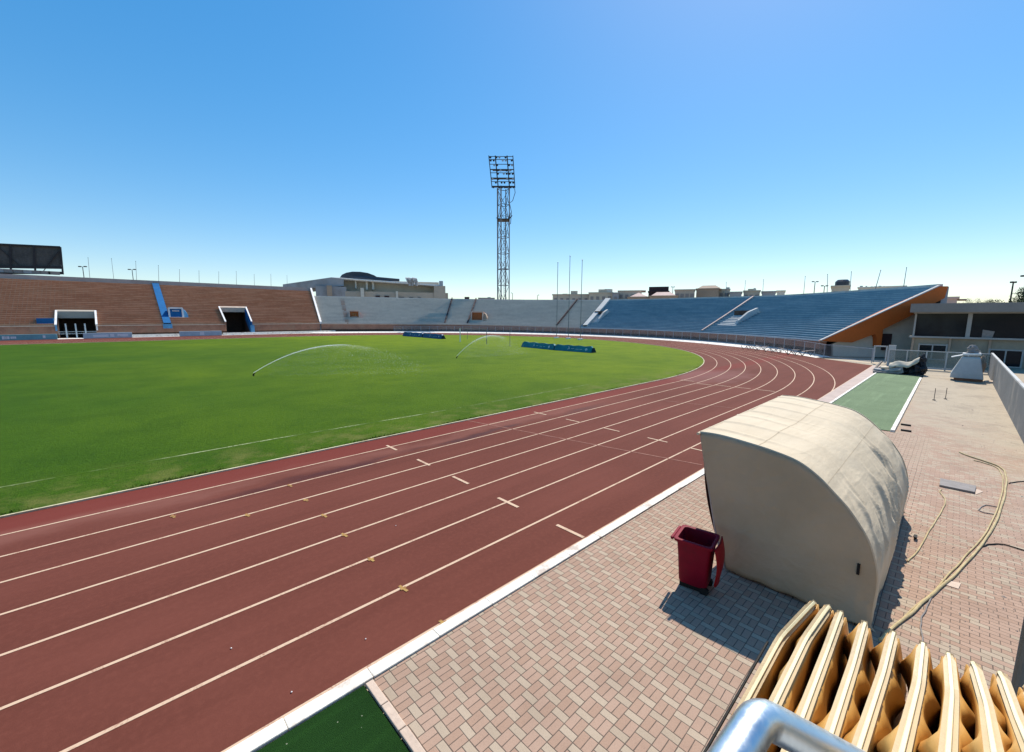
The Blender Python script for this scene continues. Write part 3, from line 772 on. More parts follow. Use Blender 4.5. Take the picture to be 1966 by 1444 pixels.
tA, tB = at_px(bend, 0, 1347, -40, -15), at_px(bend, .98, 1446, -40, -10)
mb = MB(); N = 12
mb.grid([[bend(tA+(tB-tA)*i/N-.12, i/N*.98, .05), bend(tA+(tB-tA)*i/N-.12, i/N*.98, .4), bend(tA+(tB-tA)*i/N+.16, i/N*.98, .4), bend(tA+(tB-tA)*i/N+.16, i/N*.98, .05)] for i in range(N+1)], close=True)
mb.build('stairway', 'pinkroof', blue)
# orange end: sloping beam with its bracket, white edge strip, white infill wall
e0 = bend(-54.6, 0); ed = outdir(bend, -54.6); p0 = Vector((e0.x, e0.y, 0)); nrm = Vector((-ed.y, ed.x, 0))
side = -nrm if nrm.dot(Vector((-1, -1, 0))) < 0 else nrm
if side.dot(EYE-e0) < 0: side = -side
def ep(px, py): return planeV(px, py, p0, ed)
beam = [ep(*q) for q in ((1571, 654), (1690, 597), (1795, 550.5), (1811, 550.5), (1804, 573), (1775, 588), (1757, 598), (1688, 632), (1687, 640), (1684, 662), (1676, 664), (1676, 648), (1672, 641), (1629, 657))]
mb = MB(); mb.prism([p-side*.05 for p in beam], side*.75); mb.build('end_beam', 'orange', blue)
mb = MB(); q = [ep(1570, 654), ep(1795, 550)]
mb.bar(q[0]+Vector((0, 0, .06))+side*.55, q[1]+Vector((0, 0, .06))+side*.55, .40, .10); mb.build('edge_strip', 'grey_wall2', blue)
wl = [ep(1600, 690), ep(1600, 660), ep(1629, 650), ep(1757, 594), ep(1775, 584)]; wl[0].z = 0
last = wl[-1].copy(); last.z = 0
mb = MB(); mb.prism([p-side*.12 for p in wl+[last]], -side*.4); mb.build('end_infill', 'cream', blue)
mb = MB(); g = ep(1703, 650); mb.box(g+side*(-.02)-Vector((0, 0, .4)), (.9, .12, 1.9), (ed, side, Vector((0, 0, 1)))); mb.build('doorway', 'darkroof', blue)

# pale pavement ring between track and stands, low white kerb wall along the far straight
def kz(t): return min(.28, max(.05, .05+(t+58)*.022))
mb = MB(); rows = []
for i in range(90):
    t = -57+(78+57)*i/89; b = bend(t, 0); d = Vector((math.cos(R(t)), math.sin(R(t)), 0)); q = Vector((X0, C0.y, kz(t)))+d*rout(t)
    q.z = .004; rows.append([Vector((q.x, q.y, -.02)), q, Vector((q.x, q.y, kz(t)*.6))+d*.5, Vector((b.x, b.y, kz(t)))-d*.1, Vector((b.x, b.y, kz(t)))+d*.4])
lastq = rows[-1][1]
for i in range(1, 40):
    x = lastq.x+( -50-lastq.x)*i/39; rows.append([Vector((x, max(lastq.y, 117.9), -.02)), Vector((x, max(lastq.y, 117.9), .004)), Vector((x, 118.6, max(.02, .16-i*.06))), Vector((x, 120.8, max(.03, .4-i*.12))), Vector((x, 121.4, max(.03, .4-i*.12)))])
mb.grid(rows); struct(mb, 'pale_pavement', 'kerb')
mb = MB()
for a, b in ((planeY(188, 640, 119).x, planeY(344, 640, 119).x), (planeY(428, 640, 119).x, 45)): mb.box(((a+b)/2, 119, .25), (b-a, .3, .62))
tag(mb.build('low_wall', 'kerb', loc=None), 'low whitewashed wall along the foot of the brown stand', 'wall')
# ------------------------------------------------------------------ fences
def mesh_fence(name, label, pts, h, nm_post='post', w=.05, mat='steel', panel='mesh', rail=True, gap=None):
    th = thing(name, pts[0], label, 'fence')
    for p in pts: mb = MB(); mb.box(Vector(p)+Vector((0, 0, h/2)), (w*1.4, w*1.4, h)); mb.build(nm_post, mat, th)
    if rail:
        mb = MB()
        for z in (h-.04, .12): mb.tube([Vector(p)+Vector((0, 0, z)) for p in pts], w*.5, 6)
        mb.build('rail', mat, th)
    mb = MB(); uvs = []; s = 0
    for i, p in enumerate(pts):
        if i: s += (Vector(p)-Vector(pts[i-1])).length
        for z in (.12, h-.04): mb.v.append(Vector(p)+Vector((0, 0, z))); uvs.append((s, z))
    for i in range(len(pts)-1): mb.f.append((2*i, 2*i+2, 2*i+3, 2*i+1))
    mb.build('mesh_panel' if panel == 'mesh' else 'panel', panel, th, uvs=uvs); return th
fp = []
t = -57.0
while t < 62:
    b = bend(t, 0); d = outdir(bend, t); fp.append(Vector((b.x-d.x*.6, b.y-d.y*.6, min(.28, max(.05, .05+(t+58)*.022))-.01))); t += 2.35
gate_l = gnd(1673, 697); gate_r = gnd(1703, 699)
fp = [gate_l] + [p for p in fp if p.y > gate_l.y+1.2]
mesh_fence('wire_fence', 'thin wire fence following the bend in front of the blue stand', fp, 1.5)
gt = thing('fence_gate', gate_l, 'grey steel gate at the end of the wire fence, beside the pile of mats', 'gate')
gd = (gate_r-gate_l).normalized()
mb = MB()
for s in (.12, 1.05): mb.box(gate_l+gd*s+Vector((0, 0, .95)), (.12, .1, 1.7), (gd, Vector((-gd.y, gd.x, 0)), Vector((0, 0, 1))))
for z in (.2, 1.74): mb.box(gate_l+gd*.58+Vector((0, 0, z)), (.9, .1, .12), (gd, Vector((-gd.y, gd.x, 0)), Vector((0, 0, 1))))
mb.build('frame', 'grey_wall2', gt)
mb = MB(); mb.box(gate_l+gd*.58+Vector((0, 0, .97)), (.82, .02, 1.44), (gd, Vector((-gd.y, gd.x, 0)), Vector((0, 0, 1)))); mb.build('infill', 'mesh', gt)
mb = MB(); mb.box(gate_l+gd*1.45+Vector((0, 0, .95)), (.55, .2, 1.9), (gd, Vector((-gd.y, gd.x, 0)), Vector((0, 0, 1)))); mb.build('gate_post', 'grey_wall2', gt)
# tinted glass screen in front of the pavilion
gs = thing('glass_fence', (52, 1, 0), 'low fence of tinted glass panels standing in front of the pavilion', 'fence')
for i in range(5):
    y0, y1 = 4.1-1.25*i, 4.1-1.25*(i+1); mb = MB(); mb.box((52, (y0+y1)/2, .92), (.02, abs(y1-y0)-.08, 1.4)); mb.build('glass_panel', 'fglass', gs)
    mb = MB(); mb.box((52.02, y0, .85), (.07, .09, 1.7)); mb.build('post', 'grey_wall2', gs)
mb = MB(); mb.box((52, 1, 1.66), (.07, 6.3, .07)); mb.box((52, 1, .18), (.1, 6.3, .14)); mb.build('rail', 'grey_wall2', gs)
# grey sheet wall on the right
gw = thing('sheet_wall', (36, -2.12, 0), 'plain grey panel wall along the right edge of the walk', 'wall')
for i in range(11):
    x0 = 52-3.0*i; mb = MB(); mb.box((x0-1.5, -2.16, .86), (2.985, .06, 1.70)); mb.build('wall_panel', 'side_wall', gw)
mb = MB(); mb.box((35.5, -2.2, 1.735), (33.2, .12, .06)); mb.build('top_rail', 'grey_wall2', gw)
# corrugated sheet by the near stand
g = dep(1952, 1258, 2.6); cp = thing('corrugated_sheet', (g.x, g.y, 0), 'grey ribbed metal sheet at the right edge beside the tan seats', 'panel')
mb = MB(); rows = []
for i in range(61):
    y = g.y - i*.016; xx = g.x + .012*math.sin(i*1.05)+i*.004; rows.append([Vector((xx, y, 0.02)), Vector((xx, y, 3.98))])
mb.grid(rows); mb.build('sheet', 'side_wall', cp, solid=.003)
# ------------------------------------------------------------------ pavilion on the right
pv = thing('pavilion', (60, -4, 0), 'low grey pavilion with a long band of dark windows beside the blue stand', 'building')
XF = 60.0
def fy(px, py): p = planeX(px, py, XF); return p.y, p.z
mb = MB(); mb.box((66, -6.0, 1.34), (12, 18.2, 2.78)); mb.build('lower_wall', 'pav_wall', pv)
mb = MB(); mb.box((65.6, -6.0, 5.56), (13.4, 18.9, .86)); mb.build('roof', 'pav_roof', pv)
mb = MB()
mb.box((66.2, -6, 3.9), (11.6, 18.2, 2.6)); mb.build('room', 'darkroof', pv)
mb = MB(); mb.box((60.05, -6, 5.07), (.5, 18.4, .12)); mb.box((59.95, -6, 2.66), (.6, 18.6, .16)); mb.build('window_ledge', 'pav_trim', pv)
yy = 3.0
for i, (ya, yb) in enumerate(((2.95, -.62), (-.92, -4.6), (-4.9, -8.5), (-8.8, -12.4))):
    wn = MB(); wn.box((60.1, (ya+yb)/2, 3.88), (.06, ya-yb, 2.26)); wo = wn.build('window', 'glass', pv)
    fr = MB(); fr.box((60.02, yb-.15, 3.88), (.3, .3, 2.28)); fr.build('mullion', 'pav_trim', wo)
mb = MB(); mb.box((60.02, 3.02, 3.88), (.3, .14, 2.28)); mb.build('mullion', 'pav_trim', pv)
for a, b in (((1765, 661), (1814, 691)), ((1900, 671), (1959, 706))):
    y0, z0 = fy(*a); y1, z1 = fy(*b); yc, zc = (y0+y1)/2, (z0+z1)/2; W, H = abs(y1-y0), abs(z0-z1)
    wo = MB(); wo.box((59.97, yc, zc), (.06, W, H)); wob = wo.build('window', 'glass', pv)
    fr = MB()
    for s in (-1, 1): fr.box((59.94, yc+s*W/2, zc), (.14, .12, H+.2)); fr.box((59.945, yc, zc+s*H/2), (.12, W+.1, .12))
    fr.box((59.93, yc, zc), (.1, .1, H)); fr.build('frame', 'pav_trim', wob)
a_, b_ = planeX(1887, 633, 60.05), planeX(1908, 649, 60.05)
mb = MB(); mb.prism([(60.05, a_.y, a_.z), (60.05, b_.y, a_.z-.15), (60.05, b_.y+.1, b_.z), (60.05, a_.y, b_.z)], (.015, 0, 0)); mb.build('pane_patch', 'slab', pv)  # flat grey patch just in front of the second window pane
for px in (1751, 1822, 1899): y, z = fy(px, 670); mb = MB(); mb.box((59.95, y, 1.3), (.14, .16, 2.62)); mb.build('downpipe', 'tan', pv)
# ------------------------------------------------------------------ floodlight tower
g = hdist(966.5, 600, 158); tw = thing('floodlight_tower', (g.x, g.y, 0), 'tall steel lattice floodlight tower with a high frame of lamps behind the far stand', 'floodlight')
TR = Vector((g.x, g.y, 0)); fx = Vector((fw.x, fw.y, 0)).normalized(); rx = Vector((fx.y, -fx.x, 0))
def tp(a, b, z): return TR + rx*a + fx*b + Vector((0, 0, z))
def zpx(py): return planeV(966, py, TR, rx).z
ca, sa = math.cos(R(24)), math.sin(R(24))
def leg(i, z, h0=1.62): s = ((-1, -1), (1, -1), (1, 1), (-1, 1))[i]; a, b = s[0]*h0, s[1]*h0; return tp(a*ca-b*sa, a*sa+b*ca, z)
zt, zpan, zmid = zpx(307), zpx(363), zpx(423)
for i in range(4): mb = MB(); mb.tube([leg(i, 0), leg(i, zpan+.5)], .24 if i in (0, 3) else .19, 8); mb.build('leg', 'polegrey', tw)
lev = [0, 9, zpx(548), zpx(517), zpx(487), zpx(456), zmid, zpx(394), zpan]
for k, z in enumerate(lev):
    mb = MB(); th_ = .16 if k in (3, 6) else .10
    for i in range(4): mb.bar(leg(i, z), leg((i+1) % 4, z), th_*1.4, th_*1.6)
    mb.build('cross_frame', 'polegrey' if k < 6 else 'dark', tw)
for k in range(len(lev)-1):
    mb = MB()
    for i in range(4):
        a, b = (i, (i+1) % 4) if (k+i) % 2 else ((i+1) % 4, i)
        if k < 2 and i == 1: continue
        mid = (leg(a, lev[k])+leg(b, lev[k+1]))/2
        mb.bar(leg(a, lev[k]), leg(b, lev[k+1]), .13, .13); mb.bar(leg(b, lev[k]), mid, .09, .09)
    mb.build('brace', 'polegrey' if k < 5 else 'dark', tw)
mb = MB(); mb.box(tp(0, 0, zmid), (4.6, 4.6, .25), (rx, fx, Vector((0, 0, 1)))); 
for i in range(4): mb.bar(leg(i, zmid, 2.1)+Vector((0, 0, 1.0)), leg((i+1) % 4, zmid, 2.1)+Vector((0, 0, 1.0)), .08)
mb.bar(tp(1.8, -1.5, zmid-.3), tp(3.2, -2.2, zmid+1.2), .2); mb.bar(tp(2.2, -1, zmid+.4), tp(2.6, -2, zmid+2.2), .14); mb.build('platform', 'dark', tw)
mb = MB(); mb.bar(tp(0.2, 0, 0), tp(0.2, 0, zmid), .12); mb.bar(tp(.7, 0, 0), tp(.7, 0, zmid), .12)
for i in range(60): mb.bar(tp(.2, 0, i*.7), tp(.7, 0, i*.7), .07)
mb.build('ladder', 'polegrey', tw)
mb = MB(); mb.tube([tp(4.0, -1, zpan), tp(4.2, -1, zpan-1.5), tp(3.3, -.8, zpan-4.2), tp(2.2, -.6, zpan-5), tp(2.9, -.7, zpan-8), tp(2.6, -.6, zpan-12), tp(1.9, -.5, zpan-12.4)], .11, 6); mb.build('cable', 'dark', tw)
def pan(f, z): # panel leans outward and shears a little
    k = (z-zpan)/(zt-zpan); return tp(-4.0+8.1*f - 1.0*k*(1-.25*f), -2.2-1.2*k, z)
for f in (0, .27, .76, 1): mb = MB(); mb.tube([pan(f, zpan-.2), pan(f, zt+.2)], .20 if 0 < f < 1 else .15, 6); mb.build('panel_post', 'dark', tw)
bars = [307.5, 313, 321.5, 331, 337, 346.5, 353, 361.5]
for k, py in enumerate(bars):
    z = zpx(py); mb = MB(); mb.bar(pan(0, z), pan(1, z), .22 if k in (3, 5, 7) else .14, .3 if k in (3, 5, 7) else .18)
    if k in (3, 5, 7): mb.box((pan(.5, z)+fx*.8), (6.6, 1.2, .12), (rx, fx, Vector((0, 0, 1))))
    mb.build('lamp_bar', 'dark', tw)
rng = random.Random(9)
for k, py in enumerate(bars):
    for j in range(8):
        if rng.random() < .42: continue
        z = zpx(py)-.45; q = pan((j+.5)/8, z)-fx*.35; mb = MB()
        mb.tube([q+fx*.3, q, q-fx*.15], [.12, .34, .38], 8); mb.build('lamp', 'dark' if rng.random() < .7 else 'steel', tw)
# ------------------------------------------------------------------ masts and street lamps
def pole_proto(name, label, cat, h, r, mat):
    t = thing(name, (0, 0, 0), label, cat, world=False)
    mb = MB(); mb.tube([(0, 0, 0), (0, 0, h)], [r, r*.7], 6); mb.build('pole', mat, t)
    return t
mast = None
GM = 'thin masts along the rear walls of the stands'
def put_mast(px, pb, ptx, pt, fn, t0, t1, label):
    global mast
    t = at_px(fn, 1.02, px, t0, t1, .2); b = fn(t, 1.02, .2); d = (b-EYE).dot(fw); top = dep(ptx, pt, d)
    if mast is None: mast = pole_proto('thin_mast', label, 'mast', 1.0, .045, 'polegrey'); o = mast; cap = MB(); cap.lump((0, 0, 1.0), (.05, .05, .03), 1, 4); cap.build('tip', 'dark', mast)
    else: o = dup(mast)
    o['label'] = label; o['group'] = GM; o.location = b
    v = top-b; o.scale = (1, 1, v.length); o.rotation_mode = 'QUATERNION'; o.rotation_quaternion = v.to_track_quat('Z', 'Y')
LM = [(173, 530, 169, 495, 'between the scoreboard and the first lamp arm'), (219, 532.6, 214, 497, 'alone between two twin-arm lamps'), (262.5, 534.6, 260.5, 502, 'close beside the right-hand twin-arm lamp'), (305, 537, 304, 510, 'directly above the blue stairway'), (345, 539, 344.5, 518, 'just right of the blue stairway'), (382.5, 541, 382, 520, 'above the blue kiosk hood'), (420, 542, 420, 522, 'above the left side of the sloping tunnel'), (454, 543.5, 453.6, 521, 'above the right side of the sloping tunnel'), (488.5, 545, 488, 527, 'right of the sloping tunnel'), (520.5, 545, 520, 527, 'left of the arena roof slope'), (551.5, 544, 551, 529, 'at the foot of the arena roof slope')]
for a in LM: put_mast(a[0], a[1], a[2], a[3], straight, -20, 41.6, 'thin grey mast on the brown stand wall, ' + a[4])
RMs = [(1394, 571, 1394.4, 542, 'nearest the brown hipped hall'), (1428.6, 570, 1431.6, 539, 'left of the cream house with a turret'), (1464, 569, 1466, 537, 'right of the cream house with a turret'), (1543, 563, 1546, 531, 'left of the lone twin-arm lamp'), (1588, 561, 1589, 527, 'just left of the dark water tank'), (1632, 557, 1634.6, 522, 'right of the dark water tank'), (1681, 557, 1691, 519, 'leaning furthest of all'), (1735, 553, 1740.6, 514, 'last before the orange beam tip')]
for a in RMs: put_mast(a[0], a[1], a[2], a[3], bend, -54, -5, 'thin grey mast on the blue stand rim, ' + a[4])
GP = 'three tall flagpoles at the edge of the far turf'
fpz = None
for px, pb, ptx, pt, lab in ((1068.5, 649.5, 1070, 507, 'left-hand and shortest of the three tall thin flagpoles on white bases'), (1091, 651, 1093, 495, 'tallest and middle one of the three tall thin flagpoles on white bases'), (1114, 652.5, 1116.5, 502, 'right-hand flagpole of the three on white bases, nearest the blue stand')):
    b = gnd(px, pb); top = dep(ptx, pt, (b-EYE).dot(fw))
    if fpz is None:
        fpz = pole_proto('flagpole', lab, 'flagpole', 17.0, .075, 'polegrey'); c = MB(); c.lump((0, 0, 17.0), (.12, .12, .12), 2, 5); c.build('finial', 'steel', fpz); o = fpz
        c = MB(); c.box((0, 0, .14), (1.15, .5, .28)); c.build('base_block', 'white', fpz, bevel=.03)
    else: o = dup(fpz)
    o['label'] = lab; o['group'] = GP; o.location = (b.x, b.y, 0); o.scale = (1, 1, top.z/17)
def twin_lamp(px, py, arm, D, lab, grp='street lamps beyond the stands', arms=2):
    top = hdist(px, py, D); dd = (top-EYE).dot(fw); t = thing('street_lamp', (top.x, top.y, 0), lab, 'street lamp', grp)
    mb = MB(); mb.tube([(top.x, top.y, 0), (top.x, top.y, top.z)], [.16, .10], 6); mb.build('pole', 'dark', t)
    for s in ((-1, 1) if arms == 2 else (arms,)):
        L = arm*dd/F; s = 1 if s > 0 else -1
        mb = MB(); mb.bar(top, top+rx*s*L*.5+Vector((0, 0, .1)), .1); mb.build('arm', 'dark', t)
        mb = MB(); mb.box(top+rx*s*L*.75+Vector((0, 0, .1)), (L*.6, .5, .3), (rx, fx, Vector((0, 0, 1)))); mb.build('lamp_head', 'dark', t, bevel=.05)
twin_lamp(158.5, 512.5, 7, 190, 'twin-arm street lamp beyond the brown stand, nearer the scoreboard')
twin_lamp(253.5, 518, 7, 200, 'twin-arm street lamp beyond the brown stand, nearer the blue stairway')
twin_lamp(1565, 541.5, 5.5, 170, 'lone twin-arm street lamp beyond the blue stand')
twin_lamp(1292, 551.5, 3, 170, 'small twin-arm lamp beside the dark tented roof')
twin_lamp(1945.5, 543, 4, 120, 'street lamp beside the dark tree above the pavilion roof')
twin_lamp(1971, 531, 9, 120, 'street lamp at the right edge above the dark tree', arms=-1)
twin_lamp(984, 563, 2.5, 190, 'small single-arm lamp right of the floodlight tower', arms=-1)
twin_lamp(1032, 567, 3, 190, 'small leaning single-arm lamp left of the flagpoles', arms=1)
twin_lamp(1583, 549.5, 6, 160, 'short T-shaped lamp beside the dark water tank')
# ------------------------------------------------------------------ scoreboard on the brown stand
YS = 142.5
def ys(px, py): return planeY(px, py, YS)
a, b, c, d = ys(-25, 468), ys(116, 474.5), ys(121, 527), ys(-25, 526)
sb = thing('scoreboard', (b.x-6, YS, 13.3), 'big dark netted scoreboard frame on the back wall of the brown stand', 'scoreboard')
mb = MB(); mb.prism([a, b, Vector((c.x-.2, YS, c.z+1.25)), Vector((d.x, YS, d.z+1.25))], (0, .6, 0)); mb.build('board', 'net', sb)
mb = MB()
for f in (.12, .30, .62, 1.0):
    p = a.lerp(b, f); q = d.lerp(c, f); mb.bar(p-Vector((0, .1, 0)), q-Vector((0, .1, 0)), .45 if f < 1 else .6, .3)
mb.bar(a-Vector((0, .15, 0)), b-Vector((0, .15, 0)), .3, .35); mb.bar(d+Vector((0, -.15, 1.5)), c+Vector((0, -.15, 1.5)), .3, .55); mb.bar(d+Vector((0, -.15, .3)), c+Vector((0, -.15, .3)), .3, .6)
mb.bar(a.lerp(b, .70)+Vector((0, -.2, -5.5)), b+Vector((-.4, -.2, -1)), .14); mb.bar(a.lerp(b, .12)+Vector((0, -.2, -.3)), a.lerp(b, .40)+Vector((0, -.2, -4.6)), .12)
mb.build('frame', 'dark', sb)
rng = random.Random(4)
for i in range(7):
    x0 = d.x+(c.x-d.x)*(.16+.12*i); mb = MB(); mb.box((x0, YS-.55, d.z+.82), (1.3+rng.random()*.5, .3, .75)); mb.build('lower_panel', 'pale_grey' if i in (0, 3) else 'slab', sb)
mb = MB(); mb.box((ys(57, 520).x, YS-.4, d.z-1.4), (.6, .5, 3)); mb.build('bracket', 'dark', sb)
# ------------------------------------------------------------------ the arena behind
def fbox(px0, px1, pt, pb, D, depth, base=None):
    """a box-shaped volume standing at distance D, front square to the line of sight"""
    pc = (px0+px1)/2; c = hdist(pc, pt, D); d = Vector((c.x, c.y, 0)).normalized(); x = Vector((d.y, -d.x, 0))
    A, B = planeV(px0, pt, (c.x, c.y, 0), x), planeV(px1, pt, (c.x, c.y, 0), x); W = (B-A).length
    z1 = (A.z+B.z)/2; z0 = planeV(pc, pb, (c.x, c.y, 0), x).z if base is None else base
    return c, d, x, W, z0, z1, depth
def addbox(mb, q, front=0.):
    c, d, x, W, z0, z1, dp = q; mb.box(Vector((c.x, c.y, (z0+z1)/2))+d*(dp/2+front), (W, dp, z1-z0), (x, d, Vector((0, 0, 1)))); return mb
q = fbox(606, 863, 549, 590, 172, 30, 0); ar = thing('arena', (q[0].x, q[0].y, 0), 'large beige arena with a white eave and a dark domed roof behind the grey stand', 'building')
addbox(MB(), fbox(665, 863, 561, 590, 170, 30, 0)).build('lower_block', 'beige', ar)
addbox(MB(), fbox(606, 665, 550, 590, 171, 30, 0)).build('lower_block', 'grey_wall', ar)
addbox(MB(), fbox(627, 637, 548, 570, 169, 5)).build('pilaster', 'tan', ar)
addbox(MB(), fbox(692, 698.5, 553, 574, 168, 3)).build('pilaster', 'cream', ar)
addbox(MB(), fbox(760, 764, 559, 575, 168, 3)).build('pilaster', 'cream', ar)
addbox(MB(), fbox(658, 845, 540, 590, 176, 26, 0)).build('upper_block', 'cream2', ar)
addbox(MB(), fbox(681, 684, 537, 554, 174, 3)).build('pilaster', 'cream', ar)
for px in (702, 714): addbox(MB(), fbox(px, px+4, 541, 556, 174, 2)).build('pilaster', 'cream', ar)
for px0, px1, pt, pb in ((721, 729.5, 567.5, 572.5), (738, 747, 568, 573), (766, 776, 570.5, 573.5), (785, 793, 571, 573.6), (802, 808, 571.5, 574)): addbox(MB(), fbox(px0, px1, pt, pb, 169.5, 1)).build('window', 'darkroof', ar)
w0 = [hdist(x, y, 172) for x, y in ((543, 546), (636, 532.5), (660, 536.5), (660, 549), (543, 556))]
dv = Vector((w0[2].x, w0[2].y, 0)).normalized()
mb = MB(); mb.prism(w0, dv*25); mb.build('gable_roof', 'grey_wall', ar)
e = [hdist(x, y, 173) for x, y in ((636, 532.5), (645, 532.5), (848, 547), (848, 550), (660, 537))]
mb = MB(); mb.prism(e, dv*28); mb.build('eave', 'white', ar)
mb = MB()
rows = []
for (s, pt) in ((0., 533.5), (.06, 527.5), (.18, 523.5), (.34, 521.5), (.55, 521.8), (.75, 524), (.92, 528.5), (1., 532)):
    px = 652+(724-652)*s; top = hdist(px, pt, 184); bot = hdist(px, 535.5+s*4, 184); rows.append([bot, top, top+dv*22, bot+dv*22])
mb.grid(rows); mb.build('dome', 'dome', ar)
mb = MB(); e = [hdist(x, y, 180) for x, y in ((671, 530), (700, 529.5), (767, 535.5), (767, 541), (671, 534))]; mb.prism(e, dv*25); mb.build('dome_skirt', 'dome', ar)
addbox(MB(), fbox(833, 855, 549, 590, 170, 9, 0)).build('roof_house', 'beige', ar)
addbox(MB(), fbox(843, 850.5, 539.5, 549, 172, 3)).build('water_tank', 'steel', ar)
rng = random.Random(2)
mb = MB()
for px in (787, 792, 800): 
    c = hdist(px, 549, 168); mb.tube([c, c+fx*.01+Vector((0, 0, 2))], .5, 6); mb.tube([c+Vector((0, 0, 2))-rx*1., c+Vector((0, 0, 2.6))+rx*.2], [1.4, .3], 8)
mb.build('roof_dish', 'pale_grey', ar)
# ------------------------------------------------------------------ town beyond
def windows(th, q, n, rows_, mat='slab', sz=(1.1, 1.3), zf=.62):
    c, d, x, W, z0, z1, dp = q
    for r in range(rows_):
        for i in range(n):
            mb = MB(); mb.box(Vector((c.x, c.y, 0))+x*(-W/2+W*(i+.5)/n)+d*(-.02)+Vector((0, 0, z1-1.9-r*3.2)), (sz[0], .12, sz[1]), (x, d, Vector((0, 0, 1)))); mb.build('window', mat, th)
def house(label, px0, px1, pt, D, mat, roof=None, extra=(), nw=3, name='town_house', cat='house', depth=14):
    q = fbox(px0, px1, pt, 590, D, depth, 0); th = thing(name, (q[0].x, q[0].y, 0), label, cat, 'houses of the town beyond the stands')
    addbox(MB(), q).build('walls', mat, th)
    c, d, x, W, z0, z1, dp = q
    mb = MB(); mb.box(Vector((c.x, c.y, z1+.1))+d*(dp/2), (W+.5, dp+.5, .35), (x, d, Vector((0, 0, 1)))); mb.build('parapet', mat, th)
    if nw: windows(th, q, nw, 1)
    for (a, b, t2, m2, kind) in extra:
        p = fbox(a, b, t2, pt+1, D+1.5, 6)
        if kind == 'box': addbox(MB(), p).build('roof_room', m2, th)
        else:
            c2, d2, x2, W2, y0, y1, dp2 = p; base = Vector((c2.x, c2.y, z1)); dp2 = 12
            k = .25 if kind == 'hip' else .02; mb = MB()
            lo = [base+x2*s*W2/2+d2*t*dp2 for s, t in ((-1, 0), (1, 0), (1, 1), (-1, 1))]; hi = [base+x2*s*W2/2*k*2+d2*(dp2*(.35 if t == 0 else .65))+Vector((0, 0, y1-z1)) for s, t in ((-1, 0), (1, 0), (1, 1), (-1, 1))]
            i = [mb.vert(v) for v in lo+hi]
            for f in ((0, 1, 5, 4), (1, 2, 6, 5), (2, 3, 7, 6), (3, 0, 4, 7), (4, 5, 6, 7), (0, 3, 2, 1)): mb.face(*[i[j] for j in f])
            mb.build('roof', m2, th)
    return th
house('low cream house with a small raised room behind the flagpoles', 1061, 1131, 566, 165, 'cream2', extra=((1096, 1109, 558.5, 'cream2', 'box'), (1080, 1090, 564, 'beige', 'box')), nw=6)
house('stepped sand-coloured house behind the joint of the grey and blue stands', 1131, 1176, 562.5, 160, 'cream2', extra=((1149, 1176, 555.5, 'cream2', 'box'), (1161, 1174, 554.8, 'cream', 'box')), nw=4)
house('dark grey low house squeezed between two sand-coloured ones', 1176, 1188, 563, 158, 'grey_wall', nw=1)
house('plain sand-coloured flat-roofed house at the left end of the blue stand rim', 1187, 1232, 559, 162, 'cream2', nw=4, extra=((1228, 1240, 557.5, 'tan', 'box'),))
house('house with a pale pink tent roof, smaller of the two pink roofs', 1205, 1248, 571, 150, 'tan', extra=((1205, 1248, 561, 'pinkroof', 'tent'),), nw=0)
house('house with a wide pale pink tent roof below a dark flat roof', 1247, 1301, 569, 148, 'tan', extra=((1247, 1301, 559.5, 'pinkroof', 'hip'),), nw=0)
house('house with a dark brown flat-topped roof behind the wide pink roof', 1245, 1284, 560, 172, 'darkroof', extra=((1246, 1284, 550.5, 'darkroof', 'box'),), nw=0)
house('grey-beige two-part block between the pink roofs and the brown hall', 1296, 1334, 557, 160, 'beige', extra=((1305, 1318, 555.5, 'beige', 'box'),), nw=4)
house('large brown hall with a hipped roof rising above the blue stand rim', 1337, 1380, 555, 165, 'tan', extra=((1336, 1387, 546.5, 'tan', 'hip'),), nw=0, cat='hall', name='hall')
house('slim grey block right beside the brown hipped hall', 1380, 1401, 556, 172, 'cream2', extra=((1394, 1401, 551.5, 'grey_wall2', 'box'),), nw=2)
house('long low grey-roofed shed right of the slim grey block', 1401, 1424, 561.5, 165, 'grey_wall', nw=2)
house('cream house with a turret on its roof', 1428, 1459, 559, 168, 'cream2', extra=((1436, 1452, 554.5, 'cream2', 'box'), (1447, 1451, 553, 'cream', 'box')), nw=3)
house('low grey shed right of the cream house with a turret', 1463, 1489, 560.5, 165, 'grey_wall', nw=2)
house('far pale block left of the lone twin-arm lamp', 1492, 1507, 559, 190, 'cream', nw=0)
tk = house('pale tower house carrying a dark round water tank', 1597, 1631, 550, 140, 'cream2', nw=2)
c = hdist(1616.5, 551, 143); top = hdist(1616.5, 541, 143); lw = 11.5*(c-EYE).dot(fw)/F
mb = MB(); mb.tube([(c.x, c.y, c.z-.5), (c.x, c.y, top.z), (c.x, c.y, top.z+.5)], [lw, lw, lw*.7], 14); mb.build('water_tank', 'dome', tk)
lw_ = house('long pale crenellated block beyond the blue stand, behind the leaning mast', 1647, 1738, 551.5, 185, 'cream', nw=0)
rng = random.Random(8); 
for i in range(9):
    px = 1652+i*9+rng.uniform(-2, 2); addbox(MB(), fbox(px, px+rng.uniform(3, 6), 548.5+rng.uniform(0, 2), 552, 186, 5)).build('roof_room', 'grey_wall2', lw_)
house('low reddish roof block behind the pavilion beside the orange beam', 1800, 1838, 573, 105, 'pinkroof', nw=0, extra=((1838, 1856, 576, 'tan', 'box'),))
house('small dark-roofed huts beside the foot of the floodlight tower', 919, 949, 573, 175, 'grey_wall', extra=((936, 942, 570.5, 'grey_wall2', 'box'),), nw=0)
house('tiny dark hut on the skyline between the arena and the tower', 893, 900, 571.5, 175, 'darkroof', nw=0)
